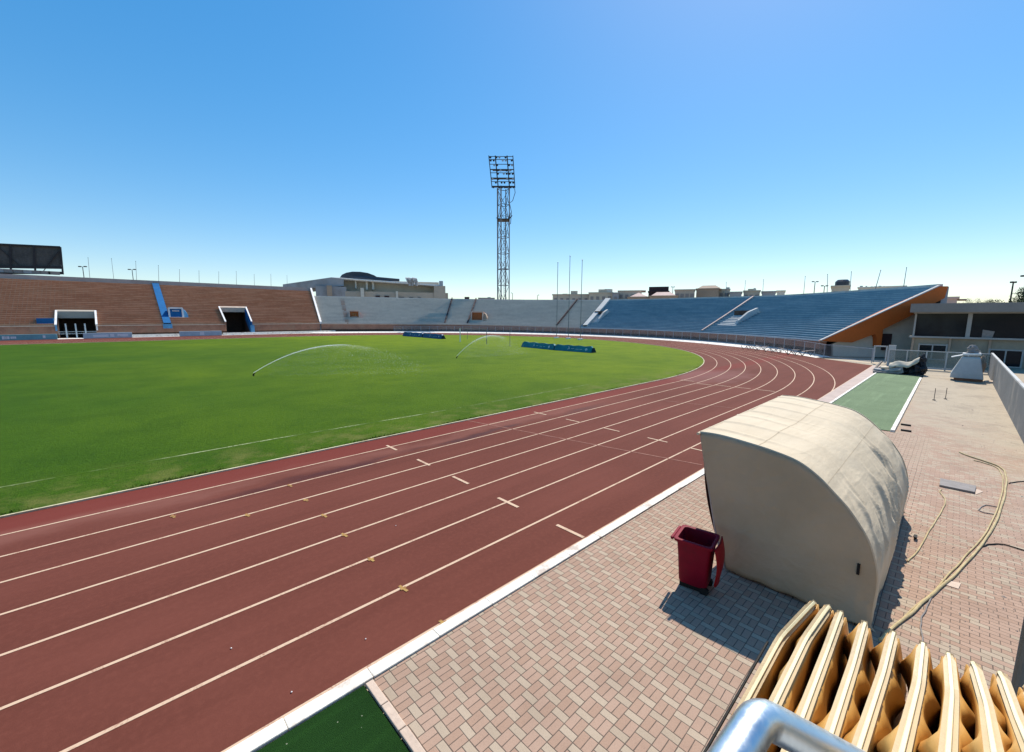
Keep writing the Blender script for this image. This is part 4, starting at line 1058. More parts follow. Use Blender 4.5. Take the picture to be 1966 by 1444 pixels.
# ------------------------------------------------------------------ trees
def tree(label, px, pt, D, wpx, seed, trunk=None):
    top = hdist(px, pt, D); dd = (top-EYE).dot(fw); rad = wpx*dd/F/2; H = top.z; th = thing('tree', (top.x, top.y, 0), label, 'tree')
    rng = random.Random(seed); mb = MB(); base = Vector((top.x, top.y, 0)); cz = H-rad*.9
    mb.tube([base, base+Vector((.1, 0, cz*.6)), base+Vector((0, .1, cz))], [rad*.11, rad*.08, rad*.05], 8)
    for i in range(7):
        a = rng.uniform(0, 6.28); mb.tube([base+Vector((0, 0, cz*.75)), base+Vector((math.cos(a)*rad*.7, math.sin(a)*rad*.7, cz+rng.uniform(-.2, .5)*rad))], [rad*.05, rad*.015], 6)
    mb.build('trunk', 'bark', th)
    mb = MB()
    cl = [(Vector((rng.gauss(0, .48), rng.gauss(0, .48), rng.gauss(0, .36)))*rad, rad*rng.uniform(.2, .4)) for _ in range(34)]
    for c, r_ in cl:
        c = Vector((c.x, c.y, min(c.z, rad*.9-r_)))
        for k in range(int(110*max(1, min(3, wpx/40)))):
            d = Vector((rng.gauss(0, 1), rng.gauss(0, 1), rng.gauss(0, 1))).normalized()*r_*rng.random()**.4
            p = base+Vector((0, 0, cz))+c+d; s = rad*rng.uniform(.02, .042); n = Vector((rng.gauss(0, 1), rng.gauss(0, 1), rng.gauss(0, 1))).normalized(); x = n.orthogonal().normalized(); y = n.cross(x)
            mb.poly([p-x*s, p-y*s*.5, p+x*s, p+y*s*.5])
    mb.build('crown', 'leaf', th)
tree('dark green tree at the right edge rising above the pavilion roof', 1980, 549, 78, 92, 1)
tree('small dark tree above the pavilion roof, left of a pair', 1875, 572, 95, 34, 2)
tree('small dark tree above the pavilion roof, right of a pair', 1897, 573, 95, 22, 3)
# ------------------------------------------------------------------ dugout under its canvas cover
XA, XB = 7.70, 13.0
PR = [(3.06, 2.49), (2.7, 2.505), (2.2, 2.46), (1.85, 2.41), (1.52, 2.33), (1.25, 2.17), (1.03, 1.97), (.84, 1.78), (.69, 1.58), (.58, 1.40), (.50, 1.2), (.44, .98), (.415, .75), (.42, .45), (.43, .10)]
def catmull(P, n):
    out = []
    for i in range(len(P)-1):
        p = [Vector((*P[max(0, min(len(P)-1, k))], 0)) for k in (i-1, i, i+1, i+2)]
        for j in range(n):
            t = j/n; out.append(.5*((2*p[1])+(p[2]-p[0])*t+(2*p[0]-5*p[1]+4*p[2]-p[3])*t*t+(3*p[1]-p[0]-3*p[2]+p[3])*t**3))
    out.append(Vector((*P[-1], 0))); return [(q.x, q.y) for q in out]
PF = catmull(PR, 9); NP = len(PF)
dg = thing('dugout', ((XA+XB)/2, 1.5, 0), 'team dugout wrapped in a cream canvas cover on the paved apron', 'dugout')
folds = [random.Random(11+i) for i in range(34)]
FD = []
for r_ in folds: FD.append((r_.uniform(.02, .98), r_.uniform(.48, .84), r_.uniform(.05, .13), r_.uniform(.006, .011), r_.uniform(.035, .085), r_.uniform(-.7, -.1)))
def roofpt(i, a):
    s = i/(NP-1); y, z = PF[i]; y0, z0 = PF[max(0, i-1)]; y1, z1 = PF[min(NP-1, i+1)]
    n = Vector((0, z1-z0, -(y1-y0))); n = Vector((0, -n.y, -n.z)).normalized() if n.z < 0 and s < .5 else n.normalized()
    if n.dot(Vector((0, -.6, .8))) < 0: n = -n
    X = XA+(XB-XA)*a; edge = min(1, min(a, 1-a)*14)
    h = .018*noise.noise(Vector((X*.9, s*5, 2.))) + .010*noise.noise(Vector((X*2.2, s*9, 5.)))
    h -= .06*math.sin(math.pi*a)*math.sin(math.pi*min(1, s*2.4))*(.6+.4*math.cos(a*4*math.pi))*(1 if s < .45 else .35)
    for (fa, fs, ln, wd, am, sk_) in FD:     # pulled folds over the curve of the back
        da = a-fa-sk_*(s-fs); h += am*math.exp(-(da/wd)**2)*math.exp(-((s-fs)/ln)**2)
    for k in range(7):                       # puckers at the laced front edge
        h += .028*math.exp(-((a-.08-.14*k-.12*s)/.012)**2)*math.exp(-(s/.2)**2)
    flap = .06*max(0, (s-.8)/.2)*noise.noise(Vector((X*1.6, 3., 1.)))
    p = Vector((X, y, z))+n*h*edge+Vector((0, -abs(flap)*.8, 0)); 
    return p
mb = MB(); NX = 190
mb.grid([[roofpt(i, a/NX) for i in range(NP)] for a in range(NX+1)])
mb.build('canvas_roof', 'canvas', dg, smooth=True, solid=.006)
for si in (int(NP*.40), int(NP*.16)):
    mb = MB(); mb.grid([[roofpt(si, a/60)+Vector((0, 0, .0065)), roofpt(si+1, a/60)*.35+roofpt(si, a/60)*.65+Vector((0, -.0, .0075))] for a in range(61)]); mb.build('seam', 'seam', dg)
def endpanel(X, sgn, nm):
    rows = []; K = 26
    for k in range(K+1):
        f = k/K; r_ = []
        for i in range(NP):
            y, z = PF[i]; s = i/(NP-1); yb = 2.44-(2.44-.345)*s**1.0; zb = .05+.012*math.sin(i*.23)+.02*s
            yy = y+(yb-y)*f; zz = z+(zb-z)*f
            if i == 0: yy += .05*math.sin(math.pi*f)
            bulge = .05*math.sin(math.pi*f)*math.sin(math.pi*s)
            wr = .022*noise.noise(Vector((yy*2.2, zz*.7, X)))*math.sin(math.pi*f*.9+.2) + .02*math.exp(-((yy-.62)/.07)**2)*f + .03*math.exp(-((s-.93)/.05)**2)*f**2*math.sin(f*3) - .03*math.exp(-((yy-2.3-.2*f)/.1)**2)*f
            r_.append(Vector((X+sgn*(bulge*.5+wr+.10*f*f*max(0, s-.75)*2), yy, zz)))
        rows.append(r_)
    mb = MB(); mb.grid(rows); o = mb.build(nm, 'canvas_end_shaded', dg, smooth=True, solid=.005); return o
ep1 = endpanel(XA-.012, -1, 'canvas_end_shaded'); endpanel(XB+.012, 1, 'canvas_end_shaded')
mb = MB(); mb.box((XA-.045, .63, .92), (.02, .035, .17)); mb.build('tie_strap', 'rubber', dg)
for X in (XA+.01, XB-.01):                      # piped edge along each arch
    mb = MB(); mb.tube([(X, y, z) for y, z in PF[::2]], .022, 6); mb.build('edge_piping', 'canvas', dg, smooth=True)
    mb = MB(); mb.tube([(X, 3.04, 2.46), (X, 2.95, 2.0), (X, 2.66, .7), (X, 2.46, .0)], .028, 8); mb.build('frame_post', 'steel', dg)
    mb = MB(); mb.tube([(X, .52, .0), (X, .55, 1.2)], .028, 8); mb.build('frame_post', 'steel', dg)
mb = MB(); mb.tube([(XA-.08, 3.07, 2.475), (XB+.08, 3.07, 2.475)], .026, 8); mb.build('front_bar', 'canvas', dg)
rows = []
for i in range(50):
    X = XA+.05+(XB-XA-.1)*i/49; r_ = []
    for k in range(14):
        f = k/13; r_.append(Vector((X, 3.0-.52*f+.14*math.sin(math.pi*f)+.02*math.sin(X*7)*f, 2.42-2.36*f)))
    rows.append(r_)
mb = MB(); mb.grid(rows); mb.build('front_curtain', 'maroon', dg, smooth=True, solid=.006)
g = gnd(1757, 1036); mb = MB(); mb.tube([(g.x, g.y, 0), (g.x-.05, g.y+.02, .09)], .02, 6); mb.box((g.x-.03, g.y, .08), (.16, .05, .03)); mb.build('ground_peg', 'rubber', dg)
# ------------------------------------------------------------------ red wheelie bin
ZR = .92
TL, BL, BRt, FRt = gnd(1296, 1031, ZR), gnd(1326, 1011, ZR), gnd(1394, 1035, ZR), gnd(1367, 1053, ZR)
bx = (FRt-TL); bx.z = 0; Wb = bx.length; bx.normalize(); by = Vector((-bx.y, bx.x, 0)); by = by if by.x > 0 else -by; Db = max(.46, (BL-TL).dot(by))
bin_ = thing('wheelie_bin', (TL.x+.2, TL.y-.2, 0), 'red plastic wheelie bin with its lid hanging open beside the dugout', 'bin')
def bp(a, b, z): return Vector((TL.x, TL.y, 0))+bx*(a*Wb)+by*(b*Db)+Vector((0, 0, z))
def rring(a0, a1, b0, b1, z, r=.06, n=5):
    out = []; w_, d_ = (a1-a0)*Wb, (b1-b0)*Db
    for (ca_, cb_, st) in ((w_-r, d_-r, 0), (r, d_-r, 90), (r, r, 180), (w_-r, r, 270)):
        for k in range(n): t = R(st+90*k/(n-1)); out.append(bp(a0, b0, z)+bx*(ca_+r*math.cos(t))+by*(cb_+r*math.sin(t)))
    return out
mb = MB()
prof = [(.13, .15, .93-.05), (.11, .10, .9), (.02, .06, .96)]
rings = [rring(.14, .88, .18, .86, .10), rring(.12, .90, .14, .88, .14), rring(.07, .94, .07, .94, .62), rring(.03, .97, .03, .97, .865), rring(-.03, 1.03, -.05, 1.05, .87), rring(-.04, 1.03, -.06, 1.05, .912), rring(-.01, 1.0, -.03, 1.03, ZR), rring(.05, .95, .05, .95, .91), rring(.06, .94, .06, .94, .83), rring(.16, .85, .2, .8, .16)]
mb.grid(rings, close=True); n = len(rings[0]); mb.face(*range(n)); mb.face(*range(9*n, 10*n)); mb.build('body', 'bin', bin_, smooth=True)
mb = MB(); mb.bar(bp(-.09, .0, .885), bp(-.09, .9, .885), .045, .05); mb.build('handle', 'bin', bin_, bevel=.012)
mb = MB(); rows = []
for i in range(14):
    f = i/13; z = .91-.70*f; hw = .5*(1 if f < .55 else math.sqrt(max(.02, 1-((f-.55)/.5)**2*.75))); o_ = 1.06+.16*math.sin(math.pi*min(1, f*1.1))*.5+.04*f
    rows.append([bp(o_+.05*math.cos((j/8-.5)*2.6), .5+(j/8-.5)*2*hw, z) for j in range(9)])
mb.grid(rows); mb.build('lid', 'bin_lid', bin_, smooth=True, solid=.02)
for b in (.2, .8):
    mb = MB(); c = bp(.84, b, .07); mb.tube([c-by*.03, c+by*.03], .07, 16); mb.build('wheel', 'rubber', bin_)
mb = MB(); mb.box(bp(.45, .5, .05), (Wb*.6, Db*.55, .10), (bx, by, Vector((0, 0, 1)))); mb.build('base', 'rubber', bin_)
# ------------------------------------------------------------------ things lying on the walk
def curve(P, n=10):
    P = [Vector(p) for p in P]; out = []
    for i in range(len(P)-1):
        p = [P[max(0, min(len(P)-1, k))] for k in (i-1, i, i+1, i+2)]
        for j in range(n): t = j/n; out.append(.5*((2*p[1])+(p[2]-p[0])*t+(2*p[0]-5*p[1]+4*p[2]-p[3])*t*t+(3*p[1]-p[0]-3*p[2]+p[3])*t**3))
    return out+[P[-1]]
def hose(name, label, pxs, r, mat, cat='hose', z=None):
    P = [gnd(*p, .02+(z or r)) for p in pxs]; pts = curve(P, 12); L = 0
    for i, p in enumerate(pts):
        k = noise.noise(Vector((i*.17, len(pxs), r*40)))*.018; p.x += k*.6; p.y += k
    mb = MB(); mb.tube(pts, r, 8); o = mb.build(name, mat, smooth=True, loc=P[0]); tag(o, label, cat); return o
hose('hose', 'thick dusty yellow hose running from the dugout down the sandy walk', [(1690, 1228), (1712, 1207), (1768, 1160), (1832, 1104), (1885, 1045), (1913, 1000), (1930, 945), (1931, 912), (1921, 897), (1893, 886), (1862, 876), (1842, 868)], .021, 'hose')
hose('hose', 'thinner yellow hose lying against the left side of the thick one', [(1702, 1218), (1738, 1182), (1800, 1128), (1850, 1072), (1897, 1018), (1918, 965), (1926, 925), (1917, 900), (1890, 889), (1870, 884)], .014, 'hose')
hose('hose', 'thin hose branching off the yellow one towards the tan seats', [(1826, 1108), (1797, 1138), (1778, 1165), (1768, 1195), (1771, 1222), (1776, 1262)], .010, 'slab')
hose('hose', 'thin pale hose between the dugout shadow and the grey board', [(1744, 1078), (1768, 1047), (1792, 1005), (1812, 974), (1813, 955), (1804, 944), (1808, 940)], .013, 'hose')
hose('hose', 'small open loop of brown hose left of the thick yellow hose', [(1922, 975), (1892, 970), (1880, 978), (1889, 984), (1914, 988)], .010, 'slab')
hose('cable', 'black cable leaving the hose for the right edge, farther one', [(1937, 928), (1952, 925.5), (1990, 922)], .012, 'cable', 'cable')
hose('cable', 'black cable curving from the hose to the right edge, nearer one', [(1884, 1050), (1900, 1045), (1925, 1045), (1968, 1057), (2000, 1068)], .012, 'cable', 'cable')
P = [gnd(*p, .02) for p in ((1805, 921), (1874, 936), (1871, 948), (1803, 934))]
mb = MB(); mb.prism(P, (0, 0, .05)); tag(mb.build('board', 'slab', loc=P[0], bevel=.006), 'flat grey board lying on the walk behind the dugout', 'board')
for i, p in enumerate((((1872, 938), (1888, 944), (1873, 950)), ((1806, 1112), (1845, 1120), (1840, 1131), (1812, 1122)))):
    mb = MB(); P = [gnd(*q, .021) for q in p]; mb.prism(P, (0, 0, .006)); tag(mb.build('cement_splash', 'coping', loc=P[0]), ('pale triangular cement splash at the right end of the grey board', 'pale cement splash under the thick yellow hose')[i], 'splash')
for i, (px, py, pt) in enumerate(((1793, 769, 745), (1815, 767, 744))):
    b = gnd(px, py); top = dep(px-.5, pt, (b-EYE).dot(fw)); mb = MB(); mb.tube([b, (b.x, b.y, top.z)], .014, 6); mb.tube([(b.x, b.y, 0.015), (b.x, b.y, .05)], .07, 10)
    tag(mb.build('iron_rod', 'dark', loc=b), 'thin iron rod standing in the sandy walk, ' + ('left of the pair' if i == 0 else 'right of the pair'), 'rod', 'pair of iron rods in the sandy walk')
for i, (px, py) in enumerate(((1733, 816), (1733, 827))):
    b = gnd(px, py, .02); mb = MB(); mb.box(b+Vector((0, -.1, .03)), (.09, .32, .06)); tag(mb.build('rubber_block', 'rubber', loc=b, bevel=.01), 'small black block by the near corner of the green mat, ' + ('farther one' if i == 0 else 'nearer one'), 'block', 'small black blocks by the green mat')
mb = MB(); rng = random.Random(21)
for i in range(420):
    x = 7+30*rng.random()**1.3; y = rng.uniform(-2.0, .2) if rng.random() < .8 else rng.uniform(-2, 1.2); r_ = rng.uniform(.006, .02)*(1.8 if rng.random() < .08 else 1)
    if 7.5 < x < 12.8 and y > .15: continue
    p = Vector((x, y, .018)); a = rng.uniform(0, 6.28); q = [p+Vector((math.cos(a+k*1.57)*r_*rng.uniform(.7, 1.3), math.sin(a+k*1.57)*r_*rng.uniform(.7, 1.3), 0)) for k in range(4)]; t_ = p+Vector((0, 0, r_*rng.uniform(.5, 1)))
    i0 = [mb.vert(v) for v in q+[t_]]
    for k in range(4): mb.face(i0[k], i0[(k+1) % 4], i0[4])
tag(mb.build('loose_stones', 'coping'), 'loose stone chips scattered over the sandy walk', 'stones', kind='stuff')
mb = MB()
for px, py in ((444, 1246), (702, 1228), (560, 1330), (760, 1010)):
    g = gnd(px, py); mb.lump(g+Vector((0, 0, .012)), (.011, .010, .007), px, 4, .3)
tag(mb.build('pale_pebbles', 'white'), 'few pale pebbles lying scattered on the red track', 'pebbles', kind='stuff')
# green mat with its pale edging board
mc = [gnd(1716, 828), gnd(1766, 724), gnd(1689, 716), gnd(1608, 770)]
mb = MB(); mb.poly([(22.6, 1.40, .029), (45.6, 1.56, .029), (46.3, 4.19, .029), (22.6, 4.19, .029)]); tag(mb.build('turf_mat', 'turf_old', loc=(22.6, 1.4, 0)), 'long faded green turf mat beside the walk behind the dugout', 'mat')
mb = MB(); mb.bar((22.5, 1.36, .06), (44.2, 1.50, .06), .13, .10); tag(mb.build('edging_board', 'kerb', loc=(22.5, 1.36, 0), bevel=.015), 'pale wooden edging along the right side of the green turf mat', 'edging')
# ------------------------------------------------------------------ heap at the end of the mat
h0 = gnd(1722, 716)
mb = MB(); mb.lump((46.9, 1.85, .42), (.6, .55, .6), 3, 16, .5); mb.lump((46.95, 2.7, .32), (.6, .8, .42), 5, 14, .6); mb.lump((46.95, 1.65, 1.0), (.34, .26, .58), 8, 12, .6)
tag(mb.build('tarpaulin', 'tarp', loc=(46.9, 2.2, 0)), 'crumpled black tarpaulin heap at the far end of the green mat', 'tarpaulin')
mb = MB(); rows = []
for i in range(22):
    r_ = []
    for j in range(12):
        f, k = i/21, j/11; r_.append(Vector((46.05+.95*k+.15*f, 3.55-1.75*f, .80+.62*f*f+.12*math.sin(f*6.5)+.20*noise.noise(Vector((f*4, k*3, 1)))-.30*(1-min(1, k*2.5))**2-.2*max(0, k-.75)*3)))
    rows.append(r_)
mb.grid(rows); tag(mb.build('dust_sheet', 'cloth', loc=(46.6, 2.4, 0), smooth=True, solid=.03), 'cream dust sheet draped over the black tarpaulin heap', 'sheet')
for i, (c_, size, az_, tilt, mt, lab) in enumerate((((46.35, 3.75, .11), (.9, 1.5, .16), 4, 2, 'slab', 'dark grey mat lying flat at the bottom of the heap'), ((46.45, 3.55, .30), (.85, 1.7, .15), -9, 5, 'pale_grey', 'pale grey mat lying across the flat dark one in the heap'), ((46.75, 3.35, .52), (.8, 1.5, .14), 14, 9, 'cloth', 'sandy mat topmost at the left of the heap under the dust sheet'), ((46.15, 3.05, .26), (.14, .8, .5), 12, 14, 'pale_grey', 'short grey mat standing on its edge at the front of the heap'))):
    x = Vector((math.cos(R(az_)), math.sin(R(az_)), 0)); y = Vector((-x.y*math.cos(R(tilt)), x.x*math.cos(R(tilt)), -math.sin(R(tilt)))); z = x.cross(y); c_ = Vector(c_); mb = MB(); rows = []
    for k in range(13):
        f = k/12-.5; sag = -.10*math.cos(f*3.0)*size[1]*.5+.05*noise.noise(Vector((f*5, i, 2))); o_ = c_+y*f*size[1]+Vector((0, 0, sag+.05))
        rows.append([o_+x*s_*size[0]*.5+z*t_*size[2]*.5*(1+.25*noise.noise(Vector((f*6, s_, i*3+t_)))) for s_, t_ in ((-1, -.7), (-1, .7), (-.9, 1), (0, 1.1), (.9, 1), (1, .7), (1, -.7), (.9, -1), (-.9, -1))])
    mb.grid(rows, close=True); mb.face(*range(9)); mb.face(*range(108, 117)); tag(mb.build('foam_mat', mt, loc=c_), lab, 'mat', 'grey mats in the heap by the fence')
mb = MB(); a, b = gnd(1677, 712), gnd(1692, 703); mb.bar(a+Vector((0, 0, .05)), b+Vector((0, 0, .45)), .12, .12); tag(mb.build('plank', 'dark', loc=a), 'dark plank sticking out of the left side of the mat heap', 'plank')
# white plinth with rubbish on top
b = gnd(1854, 731); pl = thing('plinth', b, 'white tapering concrete plinth with slabs and a rag on top', 'plinth')
def pring(z, hw, hd, dx=0): return [b+Vector((s*hd, t*hw+dx, z)) for s, t in ((-1, -1), (1, -1), (1, 1), (-1, 1))]
mb = MB(); rings = [pring(.22, .84, .7), pring(.55, .80, .66, .01), pring(1.25, .60, .5, -.05), pring(1.68, .48, .42, -.08), pring(1.78, .40, .34, -.08)]; mb.grid(rings, close=True); mb.face(0, 1, 2, 3); mb.face(16, 17, 18, 19); mb.build('body', 'grey_wall2', pl, bevel=.04)
mb = MB(); mb.box(b+Vector((0.1, -.1, .11)), (1.1, 1.45, .22)); mb.build('footing', 'wall_brown', pl)
mb = MB(); mb.box(b+Vector((0, -.10, 1.98)), (.8, .92, .16), (Vector((1, 0, 0)), Vector((0, 1, -.05)).normalized(), Vector((0, .05, 1)).normalized())); mb.box(b+Vector((-.1, .62, 1.80)), (.5, .62, .07), (Vector((1, 0, 0)), Vector((0, .93, -.3)).normalized(), Vector((0, .3, .93)).normalized())); mb.build('slab', 'white', pl, bevel=.03)
mb = MB(); mb.lump(b+Vector((0, -.1, 2.32)), (.22, .26, .28), 4, 10, .5); mb.lump(b+Vector((0, -.14, 2.12)), (.3, .34, .14), 7, 10, .5); mb.build('rag', 'slab', pl, smooth=True)
mb = MB(); mb.lump(b+Vector((.3, -.70, 1.25)), (.22, .16, .62), 9, 12, .5); mb.build('hanging_rag', 'tan', pl, smooth=True)
mb = MB(); mb.lump(b+Vector((-.55, -1.25, .05)), (.35, .45, .13), 12, 8, .5); tag(mb.build('rubble_lump', 'coping', loc=b+Vector((-.55, -1.25, 0))), 'low lump of sandy rubble right of the white plinth', 'rubble')
# ------------------------------------------------------------------ stacked hurdles by the fence
hp = thing('hurdle', (0, 0, 0), 'x', 'hurdle', 'hurdles heaped against the wire fence', world=False)
mb = MB(); mb.box((0, 0, .82), (1.18, .03, .09)); mb.build('top_board', 'coping', hp)
for s in (-1, 1):
    mb = MB(); mb.bar((s*.5, 0, .03), (s*.5, 0, .84), .04); mb.build('upright', 'dark', hp)
    mb = MB(); mb.bar((s*.5, 0, .03), (s*.5, .65, .03), .05); mb.build('foot', 'dark', hp)
mb = MB(); mb.bar((-.5, 0, .42), (.5, 0, .42), .03); mb.build('cross_bar', 'steel', hp)
HL = ['leftmost hurdle of the heap by the wire fence', 'second hurdle from the left end of the heap', 'third hurdle from the left end of the heap', 'middle hurdle of the heap, left of the tallest overlap', 'middle hurdle of the heap, right of the tallest overlap', 'third hurdle from the right end of the heap', 'second hurdle from the right end of the heap', 'hurdle leaning at the right end of the heap', 'last hurdle lying flat at the right end of the heap']
rng = random.Random(12)
for i in range(9):
    f = i/8; b = gnd(1432+118*f, 672+14.5*f); o = hp if i == 0 else dup(hp)
    o['label'] = HL[i]; o.location = (b.x+.5, b.y+.2, .04+.05*(i % 3)); o.rotation_euler = (rng.uniform(.7, 1.25), rng.uniform(-.15, .15), R(50)+rng.uniform(-.3, .3)+f*.2)
# ------------------------------------------------------------------ pitch furniture
def banner(name, label, a, b, h, mat, marks, grp):
    """A-shaped banner board lying along a-b"""
    a, b = Vector(a), Vector(b); x = (b-a).normalized(); y = Vector((-x.y, x.x, 0)); y = y if y.dot(a-EYE) > 0 else -y
    th = thing(name, (a+b)/2, label, 'banner', grp); L = (b-a).length; Z = Vector((0, 0, 1)); mb = MB(); rows = []
    for i in range(25):
        s = L*i/24; k = min(1, min(i, 24-i)/1.5+.75); sag = .04*math.sin(i*.9)
        rows.append([a+x*s+Z*.02, a+x*s+y*.30*k+Z*(h*k+sag), a+x*s+y*.62*k+Z*(h*k+sag-.04), a+x*s+y*1.05+Z*.02])
    mb.grid(rows, close=True); mb.build('cover', mat, th, smooth=False)
    mb = MB(); mb.prism([a-x*.03+Z*.02, a-x*.03+y*.30+Z*h*.8, a-x*.03+y*.62+Z*h*.78, a-x*.03+y*1.05+Z*.02], -x*.06); mb.build('end_flap', 'banner_end', th)
    mb = MB(); q = b+x*.03; mb.prism([q+Z*.02, q+y*.30+Z*h*.8, q+y*.62+Z*h*.78, q+y*1.05+Z*.02], x*.06); mb.build('end_flap', 'banner_end', th)
    nrm_ = (y*.30+Z*h).normalized(); out = -(y*h-Z*.30).normalized()
    mb = MB()
    for (f, k, w_, hh, tl) in marks: 
        p = a+x*L*f+nrm_*(h*k)+out*.03; mb.box(p, (w_, .02, hh), ((x+nrm_*tl).normalized(), out, (nrm_-x*tl).normalized()))
    mb.build('lettering', 'greyb', th); return th
MK = [(.40, .62, .10, .42, .5), (.385, .42, .26, .08, .9), (.50, .5, .5, .05, .1), (.62, .45, .5, .05, 0), (.72, .45, .4, .05, 0), (.86, .5, .3, .3, .6)]
GB = 'fabric covered banners lying on the turf'
A, B, Cc = gnd(1001, 666), gnd(1064, 672.5), gnd(1135, 677.8)
banner('field_banner', 'teal fabric banner lying on the turf, left half of the long right-hand pair', A, A.lerp(B, .97), .80, 'teal', MK, GB)
banner('field_banner', 'deep teal fabric banner lying on the turf, rounded right half of the long right-hand pair', B, Cc, .80, 'navy' if 0 else 'teal', MK, GB)
A, B, Cc = gnd(773, 645.3), gnd(811, 648), gnd(847, 651.2)
banner('field_banner', 'dark blue fabric banner far out on the turf, left one near the arena side', A, A.lerp(B, .96), .95, 'navy', MK, GB)
banner('field_banner', 'dark blue fabric banner far out on the turf, right one with the scuffed end', B, Cc, .95, 'navy', MK, GB)
gl_ = thing('goal', (45, 57.3, 0), 'white football goal frame standing far out on the turf below the floodlight tower', 'goal')
mb = MB(); mb.tube([(45, 60.96, 0), (45, 60.96, 2.44)], .09, 8); mb.build('post', 'white', gl_)
mb = MB(); mb.tube([(45, 53.6, 0), (45, 53.6, 2.44)], .055, 8); mb.build('post', 'polegrey', gl_)
mb = MB(); mb.tube([(45, 60.96, 2.44), (45, 53.6, 2.44)], .028, 8); mb.build('crossbar', 'slab', gl_)
for i, (px, pb, pt, lab) in enumerate(((979, 664.5, 628, 'thin dark pole on the turf right of the goal'), (897.5, 651, 631, 'short thin dark pole on the turf behind the left goal post'))):
    b = gnd(px, pb); top = dep(px-.8, pt, (b-EYE).dot(fw)); mb = MB(); mb.tube([b, (b.x, b.y, top.z)], .04, 6); mb.box(b+Vector((0, 0, .02)), (.3, .3, .04)); tag(mb.build('marker_pole', 'slab', loc=b), lab, 'pole')
# sprinklers
def sprinkler(label, src, reach, away, apex, seed):
    th = thing('sprinkler', src, label, 'sprinkler', 'pop-up sprinklers on the pitch'); rng = random.Random(seed)
    mb = MB(); mb.tube([src, src+Vector((0, 0, .16))], .06, 8); mb.bar(src+Vector((0, 0, .16)), src+Vector((0, 0, .24))+rx*.16, .05); mb.build('head', 'rubber', th)
    def P(s): return src+rx*(reach*s)+fx*(away*s)+Vector((0, 0, .24+4*apex*s*(1-s)))
    N = 40; pts = [P(.56*i/N)+Vector((0, 0, .02*noise.noise(Vector((i*.8, seed, 0))))) for i in range(N+1)]
    mb = MB(); mb.tube(pts, [.020+.016*i/N if i < N*.75 else .032*(1-(i-N*.75)/(N*.27))+.005 for i in range(N+1)], 6); mb.build('water_jet', 'jet', th)
    mb = MB()
    for i in range(4200):
        s = rng.uniform(.05, 1)**.8; p = P(s); dr = min(1, rng.random()**1.5*1.15); p.z = .03+(p.z-.03)*(1-dr)+rng.gauss(0, .02)
        p += rx*rng.gauss(0, .15+.5*s)+fx*rng.gauss(0, .1+.9*s*dr); r_ = rng.uniform(.010, .026)*(1+.9*s)
        if rng.random() < (s-.45)*1.6: continue
        a = rng.uniform(0, 6.28); x = rx*math.cos(a)+Vector((0, 0, math.sin(a))); y = rx*-math.sin(a)+Vector((0, 0, math.cos(a)))
        i0 = [mb.vert(q) for q in (p+x*r_, p+y*r_, p-x*r_, p-y*r_, p+fx*r_, p-fx*r_)]
        for f in ((0, 1, 4), (1, 2, 4), (2, 3, 4), (3, 0, 4), (1, 0, 5), (2, 1, 5), (3, 2, 5), (0, 3, 5)): mb.face(*[i0[k] for k in f])
    for i in range(2600):                      # the jet breaking up into drops along its crest
        s = .18+.5*rng.random()**.8; p = P(s); k = (s-.15)*.55
        p += rx*rng.gauss(0, .2)+fx*rng.gauss(0, .35*k)+Vector((0, 0, -abs(rng.gauss(0, .55*k)))); r_ = rng.uniform(.012, .030)
        i0 = [mb.vert(p+v*r_) for v in (rx, Vector((0, 0, 1)), -rx, Vector((0, 0, -1)))]; mb.face(*i0)
    o = mb.build('water_spray', 'mist', th); o['kind'] = 'stuff'
    return th
sprinkler('sprinkler throwing the long thin white jet across the middle of the turf', gnd(487, 722), 12.8, 2.2, 2.1, 3)
sprinkler('sprinkler throwing the short steep jet in front of the goal', gnd(877, 688), 7.6, 6.0, 2.15, 5)
# advertising boards in front of the brown stand
YB = 117.2
def adboard(label, x0, x1, ptl, ptr, mat, marks, dz=0):
    a, b = planeY(x0, ptl, YB), planeY(x1, ptr, YB); h = (a.z+b.z)/2; th = thing('advertising_board', ((a.x+b.x)/2, YB, 0), label, 'advertising board', 'advertising boards before the brown stand')
    mb = MB(); mb.box(((a.x+b.x)/2, YB, h/2+.03), (b.x-a.x, .35, h)); mb.build('board', mat, th, bevel=.03)
    mb = MB()
    for (f, k, w_, hh) in marks:
        mb = MB(); mb.box((a.x+(b.x-a.x)*f, YB-.185, h*k), (w_, .03, hh)); mb.build('lettering', 'white' if mat == 'tealb' else 'white', th)
    for f in (.05, .95): mb = MB(); mb.box((a.x+(b.x-a.x)*f, YB+.30, h*.45), (.1, .26, h*.9)); mb.build('support', 'dark', th)
adboard('long teal advertising board at the left edge with white lettering', -60, 109, 645.5, 640.5, 'tealb', [(.37, .5, .35, .55), (.395, .48, .3, .5), (.42, .5, .35, .5), (.46, .5, .25, .4), (.48, .5, .25, .4), (.50, .5, .25, .4), (.84, .55, .35, .5)])
adboard('grey-blue advertising board in front of the wide entrance', 159, 253, 640, 638, 'greyb', [(.35, .45, 2.2, .5), (.58, .5, .6, .6), (.8, .5, 1.6, .55)])
adboard('pale grey advertising board left of the sloping tunnel', 344, 425, 636.5, 635.5, 'greyb', [(.52, .5, .8, .7)])
